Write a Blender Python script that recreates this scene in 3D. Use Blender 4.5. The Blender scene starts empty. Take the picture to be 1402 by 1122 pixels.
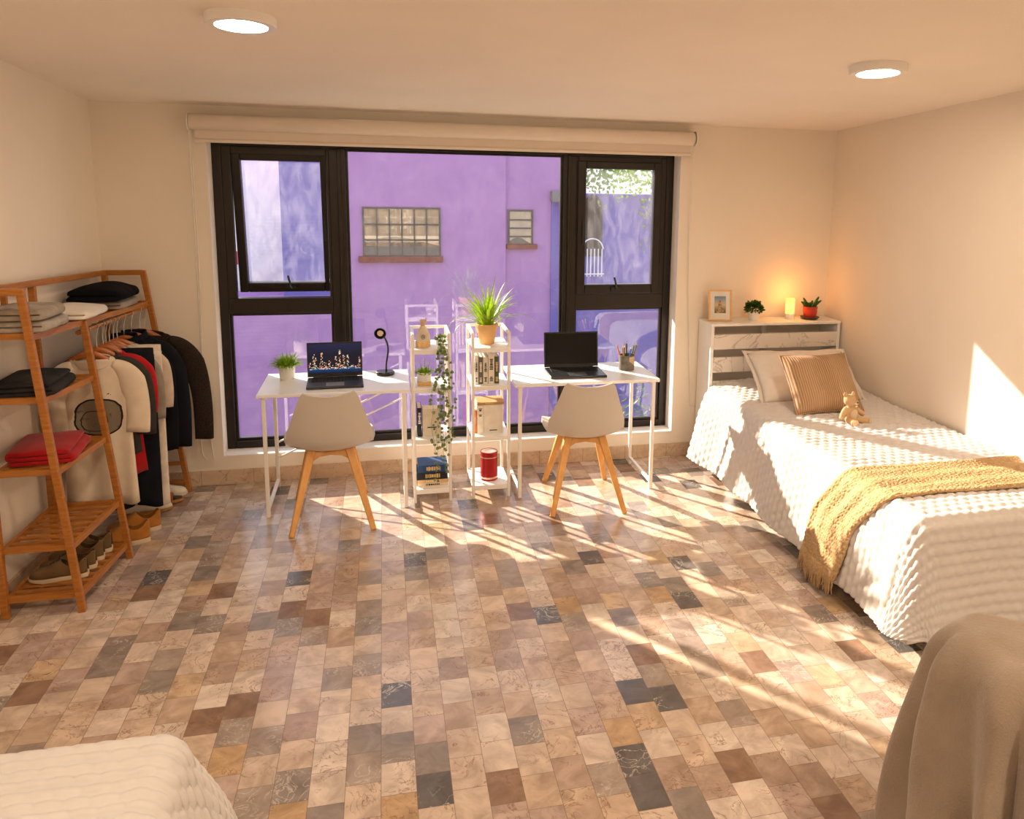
import bpy, math, random
from mathutils import Vector, Matrix, Euler, noise
random.seed(7)
PI = math.pi
scene = bpy.context.scene
COL = scene.collection

# ------------------------------------------------------------------ camera
cam_d = bpy.data.cameras.new('camera')
cam = bpy.data.objects.new('camera', cam_d); COL.objects.link(cam); scene.camera = cam
def _cam_matrix(yaw, pitch, roll):
    cy, sy, cp, sp, cr, sr = math.cos(yaw), math.sin(yaw), math.cos(pitch), math.sin(pitch), math.cos(roll), math.sin(roll)
    A = Matrix(((cy, sy, 0), (-sy, cy, 0), (0, 0, 1)))
    B = Matrix(((1, 0, 0), (0, 0, -1), (0, 1, 0)))
    P = Matrix(((1, 0, 0), (0, cp, -sp), (0, sp, cp)))
    Q = Matrix(((cr, -sr, 0), (sr, cr, 0), (0, 0, 1)))
    R = Q @ P @ B @ A
    return Matrix((R[0], -R[1], -R[2])).transposed()
cam.matrix_world = Matrix.Translation((0, 0, 2.0)) @ _cam_matrix(-0.251836824, 0.171094455, 0.0211041571).to_4x4()
cam_d.sensor_fit = 'HORIZONTAL'; cam_d.sensor_width = 36.0
cam_d.lens = 1144.3238 / 1402 * 36
cam_d.shift_x = (701 - 818.23685) / 1402
cam_d.shift_y = (443.60644 - 561) / 1402
cam_d.clip_start = 0.02; cam_d.clip_end = 200

# ------------------------------------------------------------------ materials
class NT:
    def __init__(s, name):
        s.m = bpy.data.materials.new(name); s.m.use_nodes = True
        s.n = s.m.node_tree.nodes; s.l = s.m.node_tree.links; s.n.clear()
        s.out = s.n.new('ShaderNodeOutputMaterial')
    def N(s, t, **kw):
        n = s.n.new('ShaderNode' + t)
        for k, v in kw.items(): setattr(n, k, v)
        return n
    def L(s, a, b): s.l.new(a, b)
    def setin(s, sock, v):
        if hasattr(v, 'links') or isinstance(v, bpy.types.NodeSocket): s.L(v, sock)
        else: sock.default_value = v
    def math(s, op, a, b=None, c=None):
        n = s.N('Math', operation=op)
        s.setin(n.inputs[0], a)
        if b is not None: s.setin(n.inputs[1], b)
        if c is not None: s.setin(n.inputs[2], c)
        return n.outputs[0]
    def mix(s, f, a, b, mode='MIX'):
        n = s.N('Mix', data_type='RGBA', blend_type=mode)
        s.setin(n.inputs[0], f); s.setin(n.inputs[6], a); s.setin(n.inputs[7], b)
        return n.outputs[2]
    def ramp(s, f, stops, interp='LINEAR'):
        n = s.N('ValToRGB'); r = n.color_ramp; r.interpolation = interp
        while len(r.elements) < len(stops): r.elements.new(0.5)
        for e, (p, c) in zip(r.elements, stops):
            e.position = p; e.color = (*c, 1) if len(c) == 3 else c
        s.L(f, n.inputs[0]); return n.outputs[0]
    def noise(s, vec, scale, detail=3, rough=.5, dist=0, dim='3D'):
        n = s.N('TexNoise', noise_dimensions=dim)
        if vec is not None: s.L(vec, n.inputs['Vector'])
        n.inputs['Scale'].default_value = scale; n.inputs['Detail'].default_value = detail
        n.inputs['Roughness'].default_value = rough; n.inputs['Distortion'].default_value = dist
        return n.outputs[0]
    def co(s, which='Object'): return s.N('TexCoord').outputs[which]
    def mapping(s, vec, scale=(1, 1, 1), rot=(0, 0, 0), loc=(0, 0, 0)):
        n = s.N('Mapping'); s.L(vec, n.inputs[0])
        n.inputs[1].default_value = loc; n.inputs[2].default_value = rot; n.inputs[3].default_value = scale
        return n.outputs[0]
    def bsdf(s, color, rough=.5, metal=0, spec=.5, bump=None, bstr=.3, bdist=.01, **kw):
        b = s.N('BsdfPrincipled')
        s.setin(b.inputs['Base Color'], color if not isinstance(color, tuple) or len(color) == 4 else (*color, 1))
        s.setin(b.inputs['Roughness'], rough); s.setin(b.inputs['Metallic'], metal)
        b.inputs['Specular IOR Level'].default_value = spec
        for k, v in kw.items(): s.setin(b.inputs[k.replace('_', ' ')], v)
        if bump is not None:
            bn = s.N('Bump'); bn.inputs['Strength'].default_value = bstr; bn.inputs['Distance'].default_value = bdist
            s.L(bump, bn.inputs['Height']); s.L(bn.outputs[0], b.inputs['Normal'])
        return b
    def done(s, sh):
        s.L(sh.outputs[0] if hasattr(sh, 'outputs') else sh, s.out.inputs[0]); return s.m

def c4(c): return (*c, 1.0)
def plain(name, col, rough=.5, metal=0, spec=.5, var=.06, vscale=12, bscale=0, bstr=.15, bdist=.003, **kw):
    """a solid colour with a little procedural variation and optional fine bump"""
    t = NT(name); o = t.co()
    n = t.noise(o, vscale, 3)
    lo = tuple(max(0, x * (1 - var)) for x in col); hi = tuple(min(1, x * (1 + var)) for x in col)
    c = t.ramp(n, [(.3, lo), (.7, hi)])
    bump = t.noise(o, bscale, 2) if bscale else None
    return t.done(t.bsdf(c, rough, metal, spec, bump, bstr, bdist, **kw))

def wood(name, a, b, scale=(3, 3, 40), rough=.45):
    t = NT(name); v = t.mapping(t.co(), scale)
    n = t.noise(v, 3.0, 5, .6, .6)
    c = t.ramp(n, [(.3, a), (.7, b)])
    return t.done(t.bsdf(c, rough, 0, .4, n, .15, .002))

def fabric(name, col, scale=500, var=.12, rough=.95, bstr=.4, stripes=None):
    t = NT(name); o = t.co()
    n = t.noise(o, 18, 4)
    lo = tuple(x * (1 - var) for x in col); hi = tuple(min(1, x * (1 + var)) for x in col)
    c = t.ramp(n, [(.3, lo), (.7, hi)])
    w = t.noise(o, scale, 2)
    b = t.bsdf(c, rough, 0, .15, w, bstr, .002)
    b.inputs['Sheen Weight'].default_value = min(.15, .4 * max(col)); b.inputs['Specular IOR Level'].default_value = .15 if max(col) > .1 else .06
    return t.done(b)

M = {}
M['wall'] = plain('wall paint', (.85, .765, .655), .85, 0, .2, .02, 2, 90, .08)
M['ceiling'] = plain('ceiling paint', (.91, .825, .73), .9, 0, .2, .02, 2, 60, .25, .004)
M['reveal'] = plain('white reveal paint', (.86, .80, .74), .7, 0, .3, .02, 4, 60, .08)
M['white_paint'] = plain('white powder coated metal', (.86, .83, .79), .38, 0, .5, .02)
M['white_top'] = plain('white laminate', (.88, .87, .86), .3, 0, .5, .015, 4)
M['shell'] = plain('white plastic shell', (.61, .56, .505), .42, 0, .4, .02, 3)
M['black_frame'] = plain('dark bronze window metal', (.016, .011, .008), .32, .3, .5, .15)
M['black'] = plain('black plastic', (.008, .008, .009), .35, 0, .5, .1)
M['steel'] = plain('brushed steel', (.62, .62, .62), .3, 1, .5, .05)
M['rack_wood'] = wood('varnished bamboo', (.32, .106, .016), (.48, .190, .032), (4, 4, 30), .4)
M['hanger_wood'] = wood('lacquered hanger wood', (.36, .10, .022), (.52, .17, .045), (8, 30, 30), .3)
M['chair_wood'] = wood('beech chair legs', (.62, .29, .075), (.78, .42, .13), (6, 6, 2), .4)
M['frame_wood'] = wood('light frame wood', (.70, .40, .14), (.82, .52, .22), (10, 10, 10), .4)
M['terracotta'] = plain('tan clay', (.74, .44, .20), .7, 0, .3, .08)
M['red_glaze'] = plain('red glazed clay', (.50, .035, .012), .28, 0, .6, .08)
M['white_pot'] = plain('white ceramic', (.84, .82, .78), .35, 0, .5, .03)
M['soil'] = plain('potting soil', (.03, .02, .013), .95, 0, .1, .4, 60, 120, .6)
M['olive'] = plain('dark saucer', (.05, .045, .03), .5)
M['cord'] = plain('white blind cord', (.80, .76, .68), .6)
M['blind'] = plain('blind fabric', (.80, .70, .60), .8, 0, .2, .02, 8, 250, .1)

def leafmat(name, a, b):
    t = NT(name)
    n = t.noise(t.co(), 40, 3)
    c = t.ramp(n, [(.3, a), (.7, b)])
    p = t.bsdf(c, .45, 0, .4)
    tr = t.N('BsdfTranslucent'); t.L(c, tr.inputs[0])
    mx = t.N('MixShader'); mx.inputs[0].default_value = .3
    t.L(p.outputs[0], mx.inputs[1]); t.L(tr.outputs[0], mx.inputs[2])
    return t.done(mx)
M['leaf_bright'] = leafmat('bright green leaves', (.17, .36, .012), (.42, .60, .03))
M['leaf_mid'] = leafmat('green leaves', (.10, .26, .012), (.26, .45, .03))
M['leaf_dark'] = leafmat('dark green leaves', (.018, .085, .012), (.05, .17, .025))
M['leaf_ivy'] = leafmat('ivy leaves', (.035, .10, .03), (.30, .38, .16))
M['leaf_pale'] = leafmat('pale variegated leaves', (.30, .44, .10), (.55, .62, .20))

# marble floor tiles: columns running away from the window, joints shifted column by column
def floor_mat():
    t = NT('mixed marble floor tiles')
    sep = t.N('SeparateXYZ'); t.L(t.co(), sep.inputs[0])
    W, LEN = .1145, .1575
    x = t.math('ADD', sep.outputs[0], 40 * W + .049); y = t.math('ADD', sep.outputs[1], 40 * LEN)
    cx = t.math('DIVIDE', x, W); col = t.math('FLOOR', cx); fx = t.math('FRACT', cx)
    wn = t.N('TexWhiteNoise', noise_dimensions='1D'); t.L(col, wn.inputs['W'])
    sh = t.math('ADD', t.math('MULTIPLY', col, .5), t.math('MULTIPLY', wn.outputs[0], .35))
    cy = t.math('ADD', t.math('DIVIDE', y, LEN), sh); row = t.math('FLOOR', cy); fy = t.math('FRACT', cy)
    idv = t.N('CombineXYZ'); t.L(col, idv.inputs[0]); t.L(row, idv.inputs[1])
    w2 = t.N('TexWhiteNoise', noise_dimensions='2D'); t.L(idv.outputs[0], w2.inputs['Vector'])
    k = w2.outputs[0]
    base = t.ramp(k, [(0, (.64, .50, .375)), (.14, (.70, .57, .45)), (.27, (.55, .40, .28)), (.37, (.47, .335, .25)), (.47, (.66, .50, .36)), (.56, (.40, .315, .25)),
                      (.64, (.52, .385, .31)), (.72, (.72, .60, .48)), (.80, (.31, .255, .21)), (.865, (.60, .43, .27)), (.905, (.30, .185, .12)), (.945, (.145, .13, .12)), (.975, (.56, .37, .20))], 'CONSTANT')
    base = t.mix(1.0, base, (.96, 1.0, 1.10, 1), 'MULTIPLY')
    # per-tile shifted coordinates for veining
    off = t.N('VectorMath', operation='MULTIPLY_ADD'); t.L(w2.outputs[1], off.inputs[0]); off.inputs[1].default_value = (9, 9, 9); t.L(t.co(), off.inputs[2])
    cloud = t.noise(off.outputs[0], 9, 5, .6, .8)
    col1 = t.mix(t.math('MULTIPLY', t.math('SUBTRACT', cloud, .5), .9), base, (.9, .8, .7, 1), 'SOFT_LIGHT')
    cl2 = t.ramp(cloud, [(.34, (.60, .555, .52)), (.64, (1.14, 1.13, 1.12))])
    col1 = t.mix(.75, base, cl2, 'MULTIPLY')
    v1 = t.noise(off.outputs[0], 8, 4, .55, 2.2)
    vein = t.math('ABSOLUTE', t.math('SUBTRACT', v1, .5))
    vf = t.ramp(vein, [(0, (1, 1, 1)), (.02, (0, 0, 0))])
    gate = t.ramp(t.noise(off.outputs[0], 4.5, 1), [(.47, (0, 0, 0)), (.58, (1, 1, 1))])
    vf = t.math('MULTIPLY', t.math('MULTIPLY', vf, gate), .8)
    wv = t.N('TexWhiteNoise', noise_dimensions='2D')
    idv2 = t.N('VectorMath', operation='ADD'); t.L(idv.outputs[0], idv2.inputs[0]); idv2.inputs[1].default_value = (31, 17, 0); t.L(idv2.outputs[0], wv.inputs['Vector'])
    rng = lambda a, b_: t.math('MULTIPLY', t.math('GREATER_THAN', k, a), t.math('LESS_THAN', k, b_))
    dark_tile = t.math('MAXIMUM', rng(.945, .975), t.math('MAXIMUM', rng(.80, .865), rng(.56, .64)))
    veincol = t.mix(dark_tile, (.22, .10, .05, 1), (.62, .56, .50, 1))
    col2 = t.mix(vf, col1, veincol)
    # joints
    ex = t.math('MINIMUM', fx, t.math('SUBTRACT', 1, fx)); ey = t.math('MINIMUM', fy, t.math('SUBTRACT', 1, fy))
    e = t.math('MINIMUM', t.math('MULTIPLY', ex, W), t.math('MULTIPLY', ey, LEN))
    g = t.math('LESS_THAN', e, .0011)
    col3 = t.mix(t.math('MULTIPLY', g, .75), col2, (.20, .14, .10, 1))
    bh = t.math('SUBTRACT', 1, g)
    rough = t.math('ADD', .155, t.math('MULTIPLY', t.noise(t.co(), 7, 3), .12))
    return t.done(t.bsdf(col3, rough, 0, .6, bh, .25, .002))
M['floor'] = floor_mat()
def skirting_mat():
    t = NT('beige marble skirting')
    o = t.co(); n = t.noise(o, 7, 5, .6, 1.0)
    c = t.ramp(n, [(.3, (.50, .36, .24)), (.55, (.66, .50, .36)), (.75, (.58, .42, .29))])
    v = t.ramp(t.math('ABSOLUTE', t.math('SUBTRACT', t.noise(o, 5, 3, .5, 1.5), .5)), [(0, (1, 1, 1)), (.012, (0, 0, 0))])
    sep = t.N('SeparateXYZ'); t.L(o, sep.inputs[0])
    fx = t.math('FRACT', t.math('DIVIDE', t.math('ADD', t.math('ADD', sep.outputs[0], sep.outputs[1]), 50.08), .315))
    g = t.math('LESS_THAN', fx, .008)
    c = t.mix(t.math('MULTIPLY', v, .5), c, (.25, .14, .07, 1)); c = t.mix(t.math('MULTIPLY', g, .8), c, (.18, .11, .07, 1))
    return t.done(t.bsdf(c, .35, 0, .4))
M['skirting'] = skirting_mat()

def glass_mat(name, dirt=0.0, tint=(1, 1, 1), scale=5):
    t = NT(name)
    tr = t.N('BsdfTransparent'); tr.inputs[0].default_value = c4(tint)
    gl = t.N('BsdfGlossy'); gl.inputs[0].default_value = (1, 1, 1, 1); gl.inputs['Roughness'].default_value = 0.0
    fr = t.N('Fresnel'); ge = t.N('NewGeometry'); t.L(t.math('SUBTRACT', 1.5, t.math('MULTIPLY', ge.outputs['Backfacing'], 1.5 - 1 / 1.5)), fr.inputs[0])
    f = t.math('MINIMUM', t.math('MULTIPLY', fr.outputs[0], 1.35), 1.0)
    mx = t.N('MixShader'); t.L(f, mx.inputs[0]); t.L(tr.outputs[0], mx.inputs[1]); t.L(gl.outputs[0], mx.inputs[2])
    sh = mx
    if dirt > 0:
        o = t.co()
        a = t.noise(t.mapping(o, (1, 1, .35)), scale * 3, 8, .7, .6)
        b = t.noise(o, scale * .6, 3)
        s = t.ramp(a, [(.42, (0, 0, 0)), (.75, (1, 1, 1))])
        k = t.math('MULTIPLY', t.math('ADD', t.math('MULTIPLY', s, .6), t.math('MULTIPLY', b, .4)), dirt)
        di = t.N('BsdfTranslucent'); di.inputs[0].default_value = (.9, .9, .95, 1)
        df = t.N('BsdfDiffuse'); df.inputs[0].default_value = (.8, .8, .82, 1)
        dm = t.N('MixShader'); dm.inputs[0].default_value = .3; t.L(di.outputs[0], dm.inputs[1]); t.L(df.outputs[0], dm.inputs[2])
        m2 = t.N('MixShader'); t.L(k, m2.inputs[0]); t.L(mx.outputs[0], m2.inputs[1]); t.L(dm.outputs[0], m2.inputs[2]); sh = m2
    return t.done(sh)
M['glass'] = glass_mat('clean window glass', .02)
M['glass_dirty'] = glass_mat('dusty window glass', .11, (.92, .935, 1.0), 6)

def emit(name, col, s):
    t = NT(name); e = t.N('Emission'); e.inputs[0].default_value = c4(col); e.inputs[1].default_value = s
    return t.done(e)

# ------------------------------------------------------------------ mesh building
class MB:
    def __init__(s): s.v = []; s.f = []; s.mi = []; s.cur = 0
    def add(s, vs, fs):
        o = len(s.v); s.v += [tuple(v) for v in vs]
        for f in fs: s.f.append([i + o for i in f]); s.mi.append(s.cur)
        return s
    def box(s, x0, x1, y0, y1, z0, z1, mat=None):
        vs = [(x, y, z) for z in (z0, z1) for y in (y0, y1) for x in (x0, x1)]
        if mat is not None: vs = [mat @ Vector(v) for v in vs]
        return s.add(vs, [(0, 2, 3, 1), (4, 5, 7, 6), (0, 1, 5, 4), (2, 6, 7, 3), (0, 4, 6, 2), (1, 3, 7, 5)])
    def beam(s, p, q, w, h, side=None, w2=None, h2=None):
        p, q = Vector(p), Vector(q); d = (q - p).normalized()
        a = Vector(side) if side is not None else (Vector((0, 0, 1)) if abs(d.z) < .9 else Vector((1, 0, 0)))
        b = d.cross(a).normalized(); a = b.cross(d).normalized()
        w2 = w if w2 is None else w2; h2 = h if h2 is None else h2
        vs = []
        for c, ww, hh in ((p, w, h), (q, w2, h2)):
            for i, j in ((-1, -1), (1, -1), (1, 1), (-1, 1)): vs.append(c + b * (i * ww / 2) + a * (j * hh / 2))
        return s.add(vs, [(3, 2, 1, 0), (4, 5, 6, 7)] + [(i, (i + 1) % 4, 4 + (i + 1) % 4, 4 + i) for i in range(4)])
    def tube(s, pts, r, n=10, cap=True):
        pts = [Vector(p) for p in pts]; m = len(pts); rs = r if isinstance(r, (list, tuple)) else [r] * m
        d0 = (pts[1] - pts[0]).normalized(); a = Vector((0, 0, 1)) if abs(d0.z) < .9 else Vector((1, 0, 0))
        vs = []
        for i, p in enumerate(pts):
            d = (pts[min(i + 1, m - 1)] - pts[max(i - 1, 0)]).normalized()
            b = d.cross(a).normalized(); a = b.cross(d).normalized()
            for k in range(n):
                t = 2 * PI * k / n; vs.append(p + (b * math.cos(t) + a * math.sin(t)) * rs[i])
        fs = [(i * n + k, i * n + (k + 1) % n, (i + 1) * n + (k + 1) % n, (i + 1) * n + k) for i in range(m - 1) for k in range(n)]
        if cap: fs += [tuple(range(n - 1, -1, -1)), tuple((m - 1) * n + k for k in range(n))]
        return s.add(vs, fs)
    def lathe(s, prof, n=32, c=(0, 0, 0), mat=None, cap=True):
        vs = []
        for r, z in prof:
            for k in range(n):
                t = 2 * PI * k / n; v = Vector((r * math.cos(t), r * math.sin(t), z))
                vs.append((mat @ v if mat is not None else v) + Vector(c))
        m = len(prof)
        fs = [(i * n + k, i * n + (k + 1) % n, (i + 1) * n + (k + 1) % n, (i + 1) * n + k) for i in range(m - 1) for k in range(n)]
        if cap: fs += [tuple(range(n - 1, -1, -1)), tuple((m - 1) * n + k for k in range(n))]
        return s.add(vs, fs)
    def ell(s, c, r, n=20, m=12, mat=None):
        c = Vector(c); vs = []
        for i in range(m + 1):
            p = PI * i / m
            for k in range(n):
                t = 2 * PI * k / n
                v = Vector((r[0] * math.sin(p) * math.cos(t), r[1] * math.sin(p) * math.sin(t), -r[2] * math.cos(p)))
                vs.append((mat @ v if mat is not None else v) + c)
        fs = [(i * n + k, i * n + (k + 1) % n, (i + 1) * n + (k + 1) % n, (i + 1) * n + k) for i in range(m) for k in range(n)]
        return s.add(vs, fs)
    def grid(s, fn, nu, nv, closed_u=False, flip=False):
        vs = [fn(i / nu, j / nv) for j in range(nv + 1) for i in range(nu + (0 if closed_u else 1))]
        w = nu if closed_u else nu + 1
        fs = []
        for j in range(nv):
            for i in range(nu):
                a, b = j * w + i, j * w + (i + 1) % w; c, d = a + w, b + w
                fs.append((a, c, d, b) if flip else (a, b, d, c))
        return s.add(vs, fs)
    def slab(s, fn, nu, nv, nrm, th):
        """a thick sheet: top surface fn(u,v), bottom shifted by -th along nrm(u,v)"""
        T = [[Vector(fn(i / nu, j / nv)) for i in range(nu + 1)] for j in range(nv + 1)]
        B = [[T[j][i] - Vector(nrm(i / nu, j / nv)) * th for i in range(nu + 1)] for j in range(nv + 1)]
        w = nu + 1; vs = [p for r in T for p in r] + [p for r in B for p in r]; o = w * (nv + 1); fs = []
        for j in range(nv):
            for i in range(nu):
                a = j * w + i; fs.append((a, a + 1, a + w + 1, a + w)); fs.append((o + a, o + a + w, o + a + w + 1, o + a + 1))
        for i in range(nu):
            fs.append((i, o + i, o + i + 1, i + 1)); a = nv * w + i; fs.append((a, a + 1, o + a + 1, o + a))
        for j in range(nv):
            a = j * w; fs.append((a, a + w, o + a + w, o + a)); a = j * w + nu; fs.append((a, o + a, o + a + w, a + w))
        return s.add(vs, fs)
    def build(s, name, mat, parent=None, smooth=True, bevel=0, angle=40, mods=(), loc=None, rotz=0, seg=2):
        me = bpy.data.meshes.new(name); me.from_pydata([tuple(v) for v in s.v], [], s.f)
        mats = mat if isinstance(mat, (list, tuple)) else [mat]
        for m in mats: me.materials.append(M[m] if isinstance(m, str) else m)
        me.polygons.foreach_set('material_index', s.mi)
        me.validate(); me.update()
        if smooth:
            me.shade_smooth(); me.set_sharp_from_angle(angle=math.radians(angle))
        o = bpy.data.objects.new(name, me); COL.objects.link(o)
        if parent is not None: o.parent = parent
        if loc is not None: o.location = loc
        if rotz: o.rotation_euler = (0, 0, rotz)
        if bevel:
            b = o.modifiers.new('bevel', 'BEVEL'); b.width = bevel; b.segments = seg; b.limit_method = 'ANGLE'; b.angle_limit = math.radians(40)
        return o

def tag(o, label, cat, group=None):
    o['label'] = label; o['category'] = cat
    if group: o['group'] = group
    return o
def thing(name, label, cat, loc=(0, 0, 0), rotz=0, group=None):
    o = bpy.data.objects.new(name, None); COL.objects.link(o); o.empty_display_size = .05
    o.location = loc; o.rotation_euler = (0, 0, rotz)
    return tag(o, label, cat, group)
def struct(o): o['kind'] = 'structure'; return o
def sempty(name, loc=(0, 0, 0)):
    o = bpy.data.objects.new(name, None); COL.objects.link(o); o.location = loc; o.empty_display_size = .05
    return struct(o)
def copy_tree(o, label, loc=None, rotz=None, group=None):
    c = o.copy(); COL.objects.link(c)
    if loc is not None: c.location = loc
    if rotz is not None: c.rotation_euler = (0, 0, rotz)
    c['label'] = label
    if group: c['group'] = group
    for ch in list(o.children):
        d = ch.copy(); COL.objects.link(d); d.parent = c
        for g in list(ch.children):
            e = g.copy(); COL.objects.link(e); e.parent = d
    return c
def lerp(a, b, t): return a + (b - a) * t
def interp(pts, t):
    for (a, *va), (b, *vb) in zip(pts, pts[1:]):
        if t <= b:
            k = (t - a) / (b - a) if b > a else 0
            k = max(0, k); return [lerp(x, y, k) for x, y in zip(va, vb)]
    return list(pts[-1][1:])
def smooth_path(pts, n=8):
    """Catmull-Rom through pts"""
    P = [Vector(p) for p in pts]; P = [P[0] * 2 - P[1]] + P + [P[-1] * 2 - P[-2]]; out = []
    for i in range(1, len(P) - 2):
        for k in range(n):
            t = k / n; a, b, c, d = P[i - 1:i + 3]
            out.append(.5 * ((2 * b) + (c - a) * t + (2 * a - 5 * b + 4 * c - d) * t * t + (3 * b - a - 3 * c + d) * t ** 3))
    out.append(P[-2]); return out
# ------------------------------------------------------------------ room shell
XL0, XR = -1.65, 3.21         # wall feet at the window wall
def xl(y): return -1.655 - .052 * (5.6 - y)
def xr(y): return 3.205 + .012 * (5.6 - y)
def zc(x, y):
    t = (x + 1.65) / 4.85
    return lerp(2.393, 2.383, t) + lerp(.098, .066, t) * (5.6 - y)
YB, YF = 5.6, -1.6
b = MB(); b.box(-2.6, 3.9, -1.9, 5.95, -.12, 0); struct(b.build('floor', 'floor', smooth=False))
# ceiling: gently pitched, thick
b = MB()
n = 12
def cf(u, v):
    y = lerp(YF - .2, 5.95, v); x = lerp(-2.3, 3.6, u); return (x, y, zc(x, y))
b.slab(cf, n, n, lambda u, v: (0, 0, -1), .15)
struct(b.build('ceiling', 'ceiling', smooth=False))
def wall_side(fx, sgn, name):
    b = MB(); vs = []
    for y in (YF - .2, 5.95):
        for dx in (0, .12):
            x = fx(y) + sgn * dx
            vs += [(x, y, 0), (x, y, zc(x, y) + .05)]
    b.add(vs, [(0, 1, 5, 4), (2, 6, 7, 3), (0, 2, 3, 1), (4, 5, 7, 6), (1, 3, 7, 5), (0, 4, 6, 2)])
    return struct(b.build(name, 'wall', smooth=False))
wall_side(xl, -1, 'wall_left'); wall_side(xr, 1, 'wall_right')
b = MB(); b.box(-2.2, 3.6, YF - .12, YF, 0, 3.3); struct(b.build('wall_front', 'wall', smooth=False))
# window wall with its opening
OX0, OX1, OZ0, OZ1, WD = -1.037, 2.021, .185, 2.23, .24
b = MB()
b.box(-1.66, OX0, YB, YB + WD, 0, 2.42); b.box(OX1, 3.22, YB, YB + WD, 0, 2.42)
b.box(OX0, OX1, YB, YB + WD, 0, OZ0); b.box(OX0, OX1, YB, YB + WD, OZ1, 2.42)
struct(b.build('wall_back', 'wall', smooth=False))
# reveal lining (painted white)
b = MB()
b.box(OX0 - .001, OX0 + .006, YB - .002, 5.735, OZ0, OZ1); b.box(OX1 - .006, OX1 + .001, YB - .002, 5.735, OZ0, OZ1)
b.box(OX0, OX1, YB - .004, 5.735, OZ0 - .004, OZ0 + .006)
struct(b.build('trim_1', 'reveal', smooth=False))
b = MB(); b.box(-1.66, 3.21, YB - .012, YB + .01, 0, .098); struct(b.build('baseboard_back', 'skirting', smooth=False, bevel=.002))
b = MB(); vs = []
for y in (YF, YB - .012):
    for x in (xl(y) - .01, xl(y) + .012): vs += [(x, y, 0), (x, y, .098)]
b.add(vs, [(0, 1, 5, 4), (2, 6, 7, 3), (0, 2, 3, 1), (4, 5, 7, 6), (1, 3, 7, 5), (0, 4, 6, 2)]); struct(b.build('baseboard_left', 'skirting', smooth=False))
b = MB(); vs = []
for y in (YF, YB - .012):
    for x in (xr(y) - .012, xr(y) + .01): vs += [(x, y, 0), (x, y, .098)]
b.add(vs, [(0, 1, 5, 4), (2, 6, 7, 3), (0, 2, 3, 1), (4, 5, 7, 6), (1, 3, 7, 5), (0, 4, 6, 2)]); struct(b.build('baseboard_right', 'skirting', smooth=False))

# ------------------------------------------------------------------ window
win = sempty('window_1', (0, 0, 0))
FY, FD = 5.735, .075
def fr(b, x0, x1, z0, z1, w, y0=FY, d=FD, wt=None, wb=None):
    wt = w if wt is None else wt; wb = w if wb is None else wb
    b.box(x0, x0 + w, y0, y0 + d, z0, z1); b.box(x1 - w, x1, y0, y0 + d, z0, z1)
    b.box(x0 + w, x1 - w, y0, y0 + d, z1 - wt, z1); b.box(x0 + w, x1 - w, y0, y0 + d, z0, z0 + wb)
b = MB()
fr(b, -1.031, 2.015, .191, 2.23, .055, wt=.07, wb=.05)
b.box(-.335, -.232, FY, FY + FD, .24, 2.16); b.box(1.210, 1.305, FY, FY + FD, .24, 2.16)      # mullions
b.box(-.976, -.335, FY, FY + FD, 1.095, 1.195); b.box(1.305, 1.960, FY, FY + FD, 1.090, 1.190)  # transoms
b.box(-.285, -.26, FY - .012, FY, .24, 2.16); b.box(1.24, 1.265, FY - .012, FY, .24, 2.16)
b.box(-.976, -.922, FY + .002, FY + .045, 1.195, 2.16); b.box(-.352, -.335, FY + .002, FY + .045, 1.195, 2.16); b.box(-.922, -.352, FY + .002, FY + .045, 2.112, 2.16)
b.box(1.305, 1.320, FY + .002, FY + .05, 1.19, 2.16); b.box(1.918, 1.96, FY + .002, FY + .05, 1.19, 2.16); b.box(1.320, 1.918, FY + .002, FY + .05, 2.115, 2.16); b.box(1.320, 1.918, FY + .002, FY + .05, 1.19, 1.204)
struct(b.build('window_frame', 'black_frame', win, smooth=False, bevel=.004))
b = MB()   # glazing beads
for x0, x1, z0, z1 in ((-.976, -.335, .241, 1.095), (-.232, 1.210, .241, 2.16), (1.305, 1.960, .241, 1.09)):
    fr(b, x0, x1, z0, z1, .016, FY + .018, .03)
struct(b.build('glazing_bead', 'black_frame', win, smooth=False, bevel=.003))
for x0, x1, z0, z1 in ((-.97, -.34, .245, 1.09), (-.23, 1.205, .245, 2.155), (1.31, 1.955, .245, 1.085)):
    b = MB(); b.box(x0, x1, FY + .030, FY + .036, z0, z1); o = b.build('glass_pane', 'glass', win, smooth=False); struct(o)
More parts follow.
